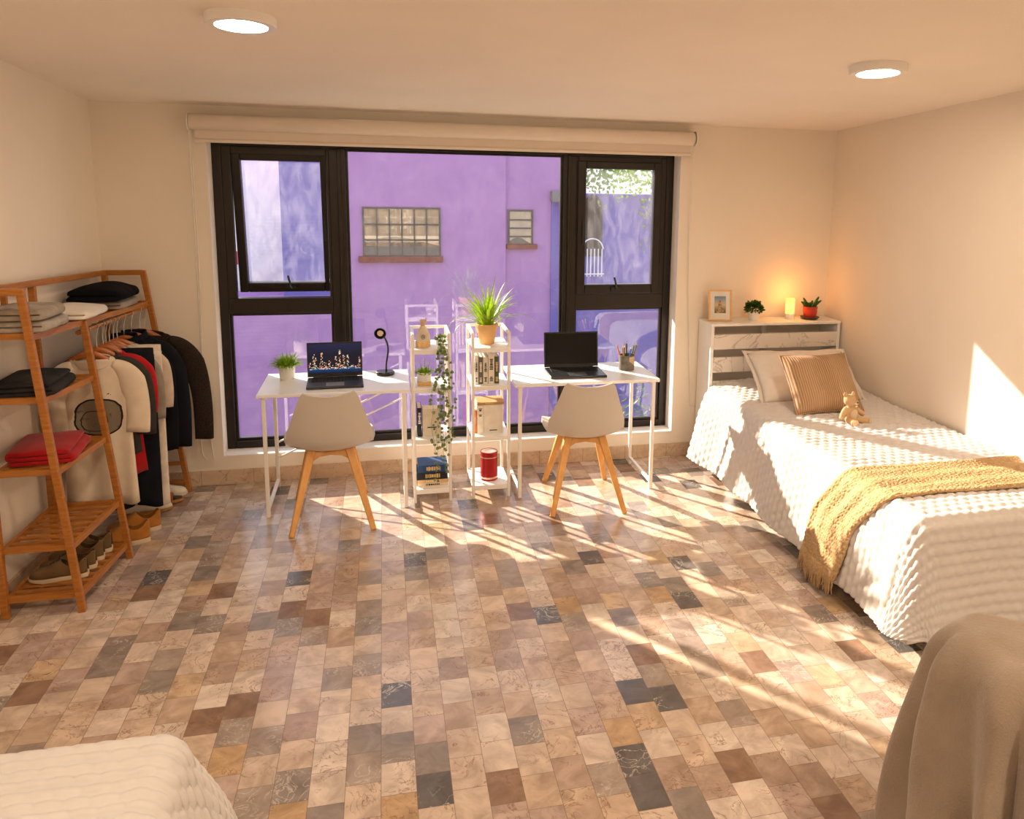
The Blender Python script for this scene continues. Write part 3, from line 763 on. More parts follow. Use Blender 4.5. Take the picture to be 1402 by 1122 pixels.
book('book', 'thick white volume with dark spine labels beside the orange book', (.561, 5.075, z), .036, .17, .185, (.80, .74, .65), mark='ink', marks=((.62, .72), (.8, .9)), group='volumes above the red tin')
book('book', 'widest white volume in the middle of the shelf above the red tin', (.642, 5.078, z), .122, .17, .185, (.78, .72, .63), mark='ink', marks=((.1, .14), (.28, .30)), group='volumes above the red tin')
t = book('book', 'tan book lying flat on the white volumes above the red tin', (.628, 5.085, z + .1855), .016, .16, .170, (.50, .29, .12), True, 0, 'volumes above the red tin', 'gilt', ((.3, .6),))
b = MB(); b.lathe([(0, 0), (.052, 0), (.0555, .004), (.0555, .008), (.054, .011), (.054, .176), (.0555, .179), (.0555, .184), (.053, .188), (.050, .184), (0, .184)], 40, cap=False)
M['red_tin'] = plain('red tin', (.42, .012, .018), .3, .35, .5, .12, 14)
M['lid'] = plain('pale tin lid', (.72, .55, .45), .35, .6)
t = thing('tin_canister', 'red tin canister alone on the lowest shelf of the right tower', 'tin', (.622, 5.14, zs(0)))
b.build('body', 'red_tin', t)
b = MB(); b.lathe([(0, .1845), (.0495, .1845), (.0495, .186), (.030, .1865), (.028, .185), (0, .185)], 40, cap=False); b.build('lid', 'lid', t)
b = MB(); b.lathe([(.0543, .012), (.0546, .014), (.0546, .022), (.0543, .024)], 40, cap=False); b.lathe([(.0543, .150), (.0546, .151), (.0546, .154), (.0543, .155)], 40, cap=False); b.build('pale_band', 'lid', t)

# ------------------------------------------------------------------ laptops
def screen_mat():
    t = NT('night city on a laptop screen'); g = t.co('Generated')
    sp = t.N('SeparateXYZ'); t.L(g, sp.inputs[0]); X, Z = sp.outputs[0], sp.outputs[2]
    v = t.N('CombineXYZ'); t.L(X, v.inputs[0]); t.L(Z, v.inputs[1])
    colw = t.math('FLOOR', t.math('MULTIPLY', X, 26)); wn = t.N('TexWhiteNoise', noise_dimensions='1D'); t.L(colw, wn.inputs['W'])
    h = t.math('ADD', t.math('MULTIPLY', t.math('POWER', wn.outputs[0], 2.5), .62), .22)
    inside = t.math('MULTIPLY', t.math('LESS_THAN', Z, h), t.math('GREATER_THAN', Z, .14))
    cell = t.N('CombineXYZ'); t.L(t.math('FLOOR', t.math('MULTIPLY', X, 78)), cell.inputs[0]); t.L(t.math('FLOOR', t.math('MULTIPLY', Z, 44)), cell.inputs[1])
    w2 = t.N('TexWhiteNoise', noise_dimensions='2D'); t.L(cell.outputs[0], w2.inputs['Vector'])
    lit = t.math('MULTIPLY', t.math('GREATER_THAN', w2.outputs[0], .74), inside)
    lc = t.ramp(w2.outputs[0], [(.74, (.9, .45, .18)), (.83, (.95, .7, .4)), (.90, (.95, .9, .8)), (.97, (.9, .15, .06))], 'CONSTANT')
    sky = t.ramp(Z, [(0, (.002, .006, .02)), (.12, (.004, .03, .09)), (.16, (.01, .10, .25)), (.20, (.004, .006, .012)), (.6, (.004, .006, .016)), (1, (.008, .014, .05))])
    c = t.mix(lit, sky, lc)
    e = t.N('Emission'); t.L(c, e.inputs[0]); e.inputs[1].default_value = .9
    gl = t.N('BsdfGlossy'); gl.inputs['Roughness'].default_value = .1
    mx = t.N('MixShader'); mx.inputs[0].default_value = .03; t.L(e.outputs[0], mx.inputs[1]); t.L(gl.outputs[0], mx.inputs[2])
    return t.done(mx)
M['screen_city'] = screen_mat()
M['screen_off'] = plain('dark screen', (.003, .003, .004), .25, 0, .25)
M['laptop'] = plain('dark grey aluminium', (.055, .058, .066), .32, .7, .5, .05)
M['keys'] = plain('black keys', (.012, .012, .014), .4, 0, .4)
def laptop(x, y, rz, w, d, h, tilt, scr, label):
    t = thing('laptop', label, 'laptop', (x, y, .745), rz)
    b = MB(); b.box(-w / 2, w / 2, -d / 2, d / 2, .001, .016); b.build('base', 'laptop', t, bevel=.004)
    b = MB(); kx, ky = w * .84, d * .42
    for r in range(5):
        for c in range(13):
            x0 = -kx / 2 + c * kx / 13; y0 = d * .43 - (r + 1) * ky / 5
            b.box(x0 + .0012, x0 + kx / 13 - .0012, y0 + .0012, y0 + ky / 5 - .0012, .0158, .0185)
    k = b.build('keyboard', 'keys', t, smooth=False)
    b = MB(); b.box(-w * .16, w * .16, -d * .44, -d * .09, .0157, .0165); b.build('trackpad', 'steel', t, smooth=False)
    R = Matrix.Translation((0, d / 2 - .004, .016)) @ Matrix.Rotation(-tilt, 4, 'X')
    b = MB(); b.box(-w / 2, w / 2, -.001, .006, .002, h, R); lid = b.build('lid', 'black', t, bevel=.003)
    b = MB(); b.box(-w / 2 + .009, w / 2 - .009, -.0022, -.0012, .022, h - .010); s = b.build('screen', scr, t, smooth=False); s.location = (0, d / 2 - .004, .016); s.rotation_euler = (-tilt, 0, 0)
    b = MB(); b.tube([(-w * .4, d / 2 - .003, .017), (w * .4, d / 2 - .003, .017)], .006, 10); b.build('hinge', 'black', t)
    return t
laptop(-.305, 5.165, math.radians(2.5), .326, .255, .215, .12, 'screen_city', 'open laptop showing a city at night on the left desk')
laptop(1.192, 5.195, math.radians(-1.5), .366, .27, .235, .14, 'screen_off', 'open laptop with a black screen on the right desk')

# ------------------------------------------------------------------ desk lamp
M['lamp_lens'] = plain('cream lamp lens', (.78, .62, .42), .4)
t = thing('desk_lamp', 'black gooseneck desk lamp with round base on the left desk', 'lamp', (-.012, 5.372, .745))
b = MB(); b.lathe([(0, .0005), (.058, .0005), (.060, .004), (.060, .016), (.055, .022), (0, .024)], 36, cap=False); b.build('base', 'black', t)
b = MB(); b.tube(smooth_path([(.008, .0, .022), (.010, .0, .07), (.022, .004, .15), (.018, .004, .20), (.002, .0, .24), (-.008, -.006, .262)], 7), .0058, 10); b.build('gooseneck', 'black', t)
R = Matrix.Rotation(math.radians(100), 3, 'X') @ Matrix.Identity(3); R = Matrix.Rotation(math.radians(-6), 3, 'Z') @ R
b = MB(); b.lathe([(0, -.040), (.016, -.036), (.030, -.022), (.036, -.004), (.037, .006), (.033, .007), (.031, .002), (.026, -.004)], 28, (-.024, -.008, .268), R, cap=False); b.build('lamp_head', 'black', t)
b = MB(); b.lathe([(0, .002), (.018, .001), (.020, -.001), (0, -.001)], 24, (-.024, -.008, .268), R, cap=False); b.build('lens', 'lamp_lens', t)

# ------------------------------------------------------------------ pencil cup
t = thing('pencil_cup', 'grey and tan round pencil cup on the right desk', 'cup', (1.560, 5.265, .745))
M['cup'] = plain('grey cup', (.16, .145, .125), .6, 0, .3, .4, 25)
M['cup_tan'] = plain('tan cup panel', (.60, .42, .26), .6)
b = MB(); b.lathe([(0, 0), (.050, 0), (.053, .003), (.053, .100), (.049, .101), (.048, .006), (0, .005)], 36, cap=False); b.build('cup_body', 'cup', t)
b = MB()
b.grid(lambda u, v: (.0534 * math.cos(lerp(-1.5, -.35, u)), .0534 * math.sin(lerp(-1.5, -.35, u)), lerp(.02 + .045 * (1 - u), .094, v)), 12, 3); b.build('tan_panel', 'cup_tan', t)
pcs = [('green', (.10, .40, .08)), ('dark green', (.03, .16, .06)), ('red', (.55, .03, .03)), ('pink', (.70, .20, .20)), ('yellow-green', (.40, .48, .05)), ('blue', (.05, .12, .40)), ('brown', (.30, .14, .05))]
M['raw_wood'] = plain('sharpened wood', (.72, .50, .28), .7)
for k, (nm, c) in enumerate(pcs):
    a = 2 * PI * k / 7 + .4; q = Vector((math.cos(a) * .026, math.sin(a) * .026, .008)); lean = Vector((math.cos(a + .2) * .26, math.sin(a + .2) * .10, 1)).normalized()
    if nm == 'red': lean = Vector((.02, -.05, 1)).normalized()
    L = .155 + .012 * math.sin(k * 2.3)
    p = thing('pencil', nm + ' pencil standing in the cup on the right desk', 'pencil', (1.560 + q.x, 5.265 + q.y, .745 + q.z - .002), 0, 'pencils in the cup')
    mt = plain(nm + ' pencil lacquer', c, .35)
    b = MB(); b.tube([(0, 0, 0), lean * L], .0052, 6); b.build('barrel', mt, p, angle=20)
    b = MB(); b.tube([lean * L, lean * (L + .012)], [.0050, .0016], 6); b.build('sharpened_end', 'raw_wood', p)
    b = MB(); b.tube([lean * (L + .012), lean * (L + .017)], [.0014, .0003], 6); b.build('tip', mt, p)
# ------------------------------------------------------------------ clothes rack
def yu(u): return 4.01 + u
def xb(u): return -1.682 + .047 * u
def xf(u, z): return lerp(-1.374 + .098 * u, -1.502 + .058 * u, z / 1.49)
def zk(u): return 1 - .038 * u
rack = thing('clothes_rack', 'reddish bamboo rack with slatted shelves and hanging rod in the corner', 'clothes rack', (0, 0, 0))
RW = 'rack_wood'
def post(p, q, w=.030):
    b = MB(); b.beam(p, q, w, w, (1, 0, 0)); b.build('post', RW, rack, bevel=.003, smooth=False)
for u, zt in ((0, 1.49), (.55, 1.262), (1.49, 1.49 * zk(1.49))):
    post((xf(u, 0), yu(u), 0), (xf(u, zt), yu(u), zt))
for u, zt in ((0, 1.47), (.55, 1.47 * zk(.55)), (1.49, 1.47 * zk(1.49))):
    post((xb(u), yu(u), 0), (xb(u), yu(u), zt))
post((xb(.27), yu(.27), 1.30 * zk(.27)), (xb(.27), yu(.27), 1.47 * zk(.27)), .024)
b = MB(); b.beam((xb(-.01), yu(-.016), 1.478), (xb(1.50), yu(1.506), 1.478 * zk(1.5)), .026, .030); b.build('top_rail', RW, rack, bevel=.003, smooth=False)
for u in (0, 1.49):
    z = 1.478 * zk(u); b = MB(); b.beam((xb(u) + .01, yu(u), z), (xf(u, z), yu(u), z), .026, .030); b.build('end_rail', RW, rack, bevel=.003, smooth=False)
for z in (.19, .07):
    b = MB(); b.beam((xb(1.49), yu(1.49), z), (xf(1.49, z), yu(1.49), z), .020, .022); b.build('end_rail', RW, rack, bevel=.003, smooth=False)
def slat_shelf(z, u1, n):
    b = MB()
    for k in range(n + 1):
        u = .012 + (u1 - .024) * k / n; w = .027 if 0 < k < n else .020; zz = z * (1 - .038 * u if z > .5 else 1)
        b.beam((xb(u) + .006, yu(u), zz), (xf(u, z) - .004, yu(u), zz), w, .012 if 0 < k < n else .026)
    for fx in (lambda u: xb(u) + .006, lambda u: xf(u, z) - .004):
        f = (1 - .038 * u1 if z > .5 else 1)
        b.beam((fx(0), yu(0), z - .006), (fx(u1), yu(u1), z * f - .006), .018, .028)
    b.build('slatted_shelf', RW, rack, smooth=False)
slat_shelf(1.285, 1.49, 20)
for z in (1.0, .672, .315, .082): slat_shelf(z, .55, 8)
def rod(y): t = (y - 4.56) / .94; return lerp(-1.475, -1.400, t), lerp(1.200, 1.185, t)
b = MB(); x0, z0 = rod(4.56); x1, z1 = rod(5.50); b.tube([(x0, 4.56, z0), (x1, 5.50, z1)], .0115, 14); b.build('hanging_rod', RW, rack)

# ------------------------------------------------------------------ hangers and clothes
def hanger(y, yaw, label, half=.175, dx=0):
    rx, rz = rod(y)
    t = thing('coat_hanger', label, 'hanger', (rx + dx, y, rz), yaw, 'wooden hangers on the rod')
    pts = [(-half, 0, -.226), (-half * .66, 0, -.184), (-half * .3, 0, -.142), (0, 0, -.126), (half * .3, 0, -.142), (half * .66, 0, -.184), (half, 0, -.226)]
    sp = smooth_path(pts, 5); b = MB()
    for i in range(1): pass
    vs = []; n = len(sp)
    for i, p in enumerate(sp):
        f = abs(2 * i / (n - 1) - 1); w = lerp(.009, .016, f ** 2); h = lerp(.017, .013, f)
        d = (sp[min(i + 1, n - 1)] - sp[max(i - 1, 0)]).normalized(); up = Vector((-d.z, 0, d.x))
        for k in range(10):
            a = 2 * PI * k / 10; vs.append(p + up * h * math.sin(a) + Vector((0, w * math.cos(a), 0)))
    b.add(vs, [(i * 10 + k, i * 10 + (k + 1) % 10, (i + 1) * 10 + (k + 1) % 10, (i + 1) * 10 + k) for i in range(n - 1) for k in range(10)] + [tuple(range(9, -1, -1)), tuple((n - 1) * 10 + k for k in range(10))])
    b.build('shoulder_bar', 'hanger_wood', t)
    R = .0155; hp = [(0, 0, -.113), (0, 0, -.060), (.004, 0, -.040)] + [(R * math.cos(a), 0, R * math.sin(a) - .001) for a in [-.9 + k * .42 for k in range(10)]]
    b = MB(); b.tube(smooth_path(hp, 3), .0022, 7); b.build('hook', 'steel', t)
    return t
def garment(name, label, cat, y, yaw, mat, half=.185, hem=.55, top=-.118, sleeve='short', slen=.34, rip=.012, thick=.028, group=None, dx=0, seed=0, cuff=.055, collar=.0, open_front=False, sl_out=.03, sgap=0):
    rx, rz = rod(y)
    t = thing(name, label, cat, (rx + dx, y, rz), yaw, group)
    H = rz - hem
    prof = [(top - .012, .076, .030), (top - .024, .092, .030), (top - .045, half * .62, .028), (top - .070, half * .76, .027), (top - .100, half * .82, .027), (top - .15, half * .86, thick * .95),
            (top - .26, half * .90, thick), (lerp(top - .26, -H, .5), half * .95, thick * 1.05), (-H, half * 1.02, thick * 1.1)]
    def pt(u, v):
        # v along profile
        z, hw, th = interp([(k / (len(prof) - 1), *p) for k, p in enumerate(prof)], v)
        a = 2 * PI * u; c, s = math.cos(a), math.sin(a)
        x = hw * (abs(c) ** .75) * (1 if c > 0 else -1); yy = th * (abs(s) ** .8) * (1 if s > 0 else -1)
        f = max(0, v - .35) / .65
        yy += rip * f * math.sin(x * 46 + seed * 1.7 + v * 2) * (1 if s < 0 else .6) + rip * .6 * f * math.sin(x * 21 + seed)
        x *= 1 + .02 * math.sin(v * 9 + seed)
        if v < .2: z -= (.055 * max(0, -s) + .012 * abs(c)) * (1 - v / .2) * (1.3 if collar == 0 else .4)
        z += .012 * f * math.sin(x * 30 + seed)
        return (x, yy, z)
    b = MB(); b.grid(pt, 56, 34, True)
    body = b.build('body', mat, t, angle=80, mods=())
    so = body.modifiers.new('cloth', 'SOLIDIFY'); so.thickness = .0035; so.offset = 1
    if sleeve:
        for sx in (-1, 1):
            L = slen - .03; b = MB(); so_ = sl_out if sx > 0 else min(sl_out, .012)
            p0 = Vector((sx * (half * .52), 0, top - .066)); p1 = Vector((sx * (half + so_ * .9 + .02), -.004, top - .105)); p2 = Vector((sx * (half + so_ - .012), -.016, top - .10 - L))
            def sp(u, v):
                q = (1 - v) ** 2 * p0 + 2 * v * (1 - v) * p1 + v * v * p2
                dq = (2 * (1 - v) * (p1 - p0) + 2 * v * (p2 - p1)); dq.y = 0; dq.normalize()
                w = interp([(0, .024), (.2, .044), (.45, .064), (.7, lerp(.064, cuff, .7)), (1, cuff)], v)[0]; th = interp([(0, .026), (.3, .029), (1, .024)], v)[0]
                a = 2 * PI * u; e = (.005 * math.sin(v * 17 + u * 12 + seed) + .006 * noise.noise(Vector((u * 5, v * 7, seed)))) * v
                ax = Vector((-dq.z * sx, 0, dq.x * sx))
                return q + ax * (w * math.cos(a)) + Vector((0, th * math.sin(a) + e, 0))
            b.grid(sp, 26, 20, True)
            o = b.build('sleeve', mat, t, angle=80); so = o.modifiers.new('cloth', 'SOLIDIFY'); so.thickness = .003; so.offset = 1
    if collar:
        b = MB(); b.grid(lambda u, v: ((.060 + .012 * v) * math.cos(2 * PI * u), (.030 + .008 * v) * math.sin(2 * PI * u), top + .018 - .04 * v - .03 * max(0, -math.sin(2 * PI * u))), 28, 4, True)
        o = b.build('collar', mat, t); so = o.modifiers.new('cloth', 'SOLIDIFY'); so.thickness = .004
    else:
        b = MB(); b.tube([Vector(pt(k / 40, .012)) for k in range(41)], .0045, 6, False); b.build('neckband', mat, t)
    return t
def tee_print_mat():
    t = NT('cream jersey with a dark bag print'); o = t.co()
    sp = t.N('SeparateXYZ'); t.L(o, sp.inputs[0]); X, Y, Z = sp.outputs
    n = t.noise(o, 18, 4); base = t.ramp(n, [(.3, (.66, .56, .44)), (.7, (.72, .62, .49))])
    wob = t.math('MULTIPLY', t.math('SUBTRACT', t.noise(o, 22, 2), .5), .02)
    def ellipse(cx, cz, rx, rz):
        a = t.math('DIVIDE', t.math('SUBTRACT', t.math('ADD', X, wob), cx), rx); b = t.math('DIVIDE', t.math('SUBTRACT', Z, cz), rz)
        return t.math('ADD', t.math('POWER', t.math('ABSOLUTE', a), 2.6), t.math('POWER', t.math('ABSOLUTE', b), 2.6))
    front = t.math('LESS_THAN', Y, 0)
    e1 = ellipse(.01, -.455, .108, .098); bag = t.math('LESS_THAN', e1, 1)
    rim = t.math('MULTIPLY', bag, t.math('GREATER_THAN', e1, .80))
    e2 = ellipse(-.01, -.475, .06, .055); pk = t.math('MULTIPLY', t.math('LESS_THAN', e2, 1), t.math('GREATER_THAN', e2, .82))
    scr = t.ramp(t.noise(o, 40, 3), [(.62, (0, 0, 0)), (.66, (1, 1, 1))])
    inner = t.mix(t.math('MULTIPLY', scr, .6), (.20, .16, .11, 1), (.05, .04, .03, 1))
    lines = t.math('MAXIMUM', rim, pk)
    tag_ = t.math('LESS_THAN', ellipse(.0, -.205, .014, .007), 1)
    dots = t.math('MULTIPLY', t.math('GREATER_THAN', t.noise(o, 60, 1), .68), t.math('LESS_THAN', ellipse(.0, -.345, .09, .02), 1))
    c = t.mix(t.math('MULTIPLY', bag, front), base, inner)
    c = t.mix(t.math('MULTIPLY', t.math('MAXIMUM', t.math('MAXIMUM', lines, tag_), dots), front), c, (.02, .017, .012, 1))
    return t.done(t.bsdf(c, .95, 0, .15, t.noise(o, 400, 2), .3, .002))
M['tee_print'] = tee_print_mat()
M['c_charcoal'] = fabric('charcoal jersey', (.045, .040, .034), 500)
M['c_red'] = fabric('red jersey', (.42, .012, .015), 500)
M['c_grey'] = fabric('warm grey jersey', (.27, .23, .185), 500)
M['c_beige'] = fabric('beige jersey', (.56, .45, .35), 500)
M['c_black'] = fabric('black jersey', (.010, .010, .012), 500)
M['c_navy'] = fabric('black denim', (.012, .013, .018), 600)
M['c_white'] = fabric('off-white twill', (.70, .61, .50), 500)
def knit_mat(name, a, b_, sc=170):
    t = NT(name); o = t.co(); w = t.N('TexWave', wave_type='BANDS', bands_direction='Z'); t.L(o, w.inputs[0]); w.inputs['Scale'].default_value = sc; w.inputs['Distortion'].default_value = 1.5
    w.inputs['Detail'].default_value = 2
    v = t.N('TexVoronoi'); t.L(o, v.inputs['Vector']); v.inputs['Scale'].default_value = sc
    h = t.math('ADD', t.math('MULTIPLY', w.outputs[1], .5), t.math('MULTIPLY', v.outputs[0], .6))
    c = t.ramp(h, [(.2, a), (.8, b_)])
    return t.done(t.bsdf(c, .95, 0, .15, h, .6, .004))
M['c_knit_dark'] = knit_mat('dark brown knit', (.010, .008, .006), (.050, .034, .026), 140)
CL = [('white_tee', 4.665)]
hanger(4.665, .12, 'wooden hanger holding the cream printed tee', .165)
garment('t_shirt', 'long cream tee with a dark bag print, first on the rod', 't-shirt', 4.665, .12, 'tee_print', .166, .27, sleeve='short', slen=.36, seed=1, thick=.030, group='clothes on the rod', dx=.014)
hanger(4.765, .14, 'wooden hanger holding the charcoal tee', .165)
garment('t_shirt', 'charcoal tee hanging right behind the cream printed tee', 't-shirt', 4.765, .14, 'c_charcoal', .170, .50, sleeve='short', slen=.40, seed=2, group='clothes on the rod', dx=.005)
hanger(4.845, .10, 'wooden hanger holding the red tee', .165)
garment('t_shirt', 'red tee hanging between the charcoal and grey tees', 't-shirt', 4.845, .10, 'c_red', .166, .36, sleeve='short', slen=.30, seed=3, group='clothes on the rod', dx=.0)
hanger(4.93, .10, 'wooden hanger holding the warm grey tee', .165)
garment('t_shirt', 'warm grey tee hanging between the red and beige tees', 't-shirt', 4.93, .10, 'c_grey', .172, .48, sleeve='short', slen=.36, seed=4, group='clothes on the rod', dx=.002)
hanger(5.035, .08, 'wooden hanger holding the beige tee', .165)
garment('t_shirt', 'beige tee hanging behind the warm grey tee', 't-shirt', 5.035, .08, 'c_beige', .180, .50, sleeve='short', slen=.32, seed=5, group='clothes on the rod', dx=.005)
hanger(5.135, .08, 'wooden hanger holding the plain black shirt', .17)
garment('shirt', 'plain black shirt hanging behind the beige tee', 'shirt', 5.135, .08, 'c_black', .178, .45, sleeve='long', slen=.60, seed=6, group='clothes on the rod', dx=.0, cuff=.045, collar=1)
hanger(5.245, .08, 'wooden hanger holding the black denim jacket', .175)
garment('jacket', 'black denim jacket hanging before the dark knit sweater', 'jacket', 5.245, .08, 'c_navy', .195, .37, sleeve='long', slen=.62, seed=7, thick=.033, group='clothes on the rod', dx=.012, collar=1)
hanger(5.375, .10, 'wooden hanger holding the dark knit sweater', .18)
garment('sweater', 'dark brown knit sweater hanging last on the rod by the window wall', 'sweater', 5.375, .10, 'c_knit_dark', .195, .36, sleeve='long', slen=.62, seed=8, thick=.033, group='clothes on the rod', dx=.045, cuff=.052, sl_out=.085)
def trousers(y, yaw, mat, label, hem, half, dx, seed):
    rx, rz = rod(y); t = thing('trousers', label, 'trousers', (rx + dx, y, rz), yaw, 'trousers on the rod')
    for sx in (-1, 1):
        def pt(u, v):
            a = 2 * PI * u; z = lerp(-.18, hem - rz, v); hw = half * lerp(.50, .46, v); th = lerp(.018, .026, v)
            x = sx * half * .52 + hw * math.cos(a); yy = th * math.sin(a) + .007 * v * math.sin(x * 40 + seed + v * 5)
            return (x, yy, z + .008 * v * math.sin(x * 30 + seed))
        b = MB(); b.grid(pt, 24, 24, True); o = b.build('leg', mat, t, angle=80); so = o.modifiers.new('cloth', 'SOLIDIFY'); so.thickness = .003
    b = MB(); b.grid(lambda u, v: (half * 1.0 * math.cos(2 * PI * u), .020 * math.sin(2 * PI * u), lerp(-.145, -.22, v)), 30, 3, True); o = b.build('waist', mat, t); so = o.modifiers.new('cloth', 'SOLIDIFY'); so.thickness = .004
    return t
hanger(4.885, .08, 'wooden hanger holding the black trousers', .13)
trousers(4.885, .08, 'c_navy', 'black trousers hanging to near the floor between the tees', .16, .135, .085, 1)
hanger(4.985, .08, 'wooden hanger holding the off-white trousers', .13)
trousers(4.985, .08, 'c_white', 'off-white trousers hanging lowest behind the black trousers', .13, .135, .09, 2)

# ------------------------------------------------------------------ folded clothes
def folded(name, label, cat, loc, w, d, n, lh, mat, rz=0, group=None, seed=0, bulge=.012):
    """a cloth folded back and forth: layers run along local x, the fold seen from -y"""
    path = []; y = 0
    for k in range(n):
        z = lh * (k + .5); xs = [lerp(-w / 2, w / 2, i / 10) for i in range(11)]
        if k % 2: xs = xs[::-1]
        for x in xs: path.append((x, z))
        if k < n - 1:
            s = 1 if k % 2 == 0 else -1
            for a in (-60, -30, 0, 30, 60): path.append((s * (w / 2 + lh * .5 * math.cos(math.radians(a))), lh * (k + 1) + lh * .5 * math.sin(math.radians(a))))
    # ends tuck
    m = len(path); T = n * lh
    def shp(x, y, z):
        f = z / T; r = 1 - .05 * f
        e = bulge * (1 - (2 * x / w) ** 2) * (1 - (2 * y / d) ** 4) * f
        nn = noise.noise(Vector((x * 9 + seed * 3.1, y * 9, z * 14))) * .006
        k = 1 - .05 * abs(2 * y / d) ** 6
        return Vector((x * r * k + nn, y * (1 - .05 * f) * (1 - .04 * abs(2 * x / w) ** 6) + nn, max(z + e + nn * .7 * f, .0)))
    def fn(u, v):
        i = v * (m - 1); a = int(min(i, m - 2)); t = i - a; x = lerp(path[a][0], path[a + 1][0], t); z = lerp(path[a][1], path[a + 1][1], t)
        return (x, z)
    def top(u, v):
        x, z = fn(u, v); X2, Z2 = fn(u, min(1, v + .004)); X1, Z1 = fn(u, max(0, v - .004)); dx, dz = X2 - X1, Z2 - Z1; L = math.hypot(dx, dz) or 1
        return x, z, -dz / L, dx / L
    b = MB(); nu, nv = 18, m - 1; th = lh * .46
    A, B = [], []
    for j in range(nv + 1):
        for i in range(nu + 1):
            x, z, nx, nz = top(i / nu, j / nv); y = lerp(-d / 2, d / 2, i / nu)
            A.append(shp(x + nx * th, y, z + nz * th)); B.append(shp(x - nx * th, y, max(z - nz * th, .0)))
    o_ = len(A); W = nu + 1; fs = []
    for j in range(nv):
        for i in range(nu):
            a = j * W + i; fs.append((a, a + 1, a + W + 1, a + W)); fs.append((o_ + a, o_ + a + W, o_ + a + W + 1, o_ + a + 1))
        a = j * W; fs.append((a, a + W, o_ + a + W, o_ + a)); a = j * W + nu; fs.append((a, o_ + a, o_ + a + W, a + W))
    for i in range(nu):
        fs.append((i, o_ + i, o_ + i + 1, i + 1)); a = nv * W + i; fs.append((a, a + 1, o_ + a + 1, o_ + a))
    b.add(A + B, fs)
    o = b.build(name, mat, None, angle=70, loc=loc, rotz=rz); tag(o, label, cat, group)
    if loc[2] > .6: o.rotation_euler.x = -.038 * (1.285 if loc[2] > 1.2 else loc[2])
    su = o.modifiers.new('soft', 'SUBSURF'); su.levels = 1; su.render_levels = 1
    return o
M['f_grey'] = fabric('grey melange knit', (.30, .25, .20), 260, .25, bstr=.7)
M['f_grey2'] = fabric('light grey melange knit', (.36, .31, .26), 260, .25, bstr=.7)
M['f_white'] = fabric('white cotton', (.72, .66, .58), 400, .04)
M['f_black'] = fabric('black wool', (.006, .006, .008), 300)
M['f_dark'] = fabric('charcoal sweater', (.028, .027, .026), 260, .3, bstr=.7)
M['f_red'] = fabric('red fleece', (.36, .006, .008), 300, .08)
def shelf_z(z, u): return z * (1 - .038 * u if z > .5 else 1) + .0072
G = 'folded clothes on the rack'
xc = lambda u, z: (xb(u) + xf(u, z)) / 2
z = shelf_z(1.285, .2) + .003
folded('folded_sweater', 'grey knit sweater folded at the bottom of the pile on the top shelf', 'folded sweater', (-1.572, 4.215, z), .235, .38, 2, .025, 'f_grey2', 0.06, G, 1)
folded('folded_sweater', 'grey knit sweater folded topmost of the pile on the top shelf', 'folded sweater', (-1.572, 4.205, z + .053), .230, .37, 2, .025, 'f_grey', 0.09, G, 2)
folded('folded_shirt', 'white shirt folded beside the grey sweaters on the top shelf', 'folded shirt', (-1.545, 4.70, shelf_z(1.285, .69) + .003), .23, .42, 2, .022, 'f_white', 0.05, G, 3, .02)
z = shelf_z(1.285, 1.17) + .003
folded('folded_sweater', 'speckled grey sweater folded beneath the black one on the top shelf', 'folded sweater', (-1.525, 5.19, z), .24, .44, 2, .021, 'f_grey', 0.05, G, 4)
folded('folded_sweater', 'black wool sweater folded over the speckled grey one on the top shelf', 'folded sweater', (-1.53, 5.165, z + .050), .25, .52, 2, .030, 'f_black', 0.05, G, 5, .03)
folded('folded_sweater', 'charcoal sweater folded on the shelf below the grey pile', 'folded sweater', (-1.565, 4.235, shelf_z(1.0, .225) + .003), .235, .40, 3, .020, 'f_dark', 0.08, G, 6, .02)
folded('folded_sweater', 'red fleece folded alone on the middle shelf', 'folded fleece', (-1.545, 4.275, shelf_z(.672, .265) + .003), .255, .38, 3, .021, 'f_red', 0.12, G, 7, .012)

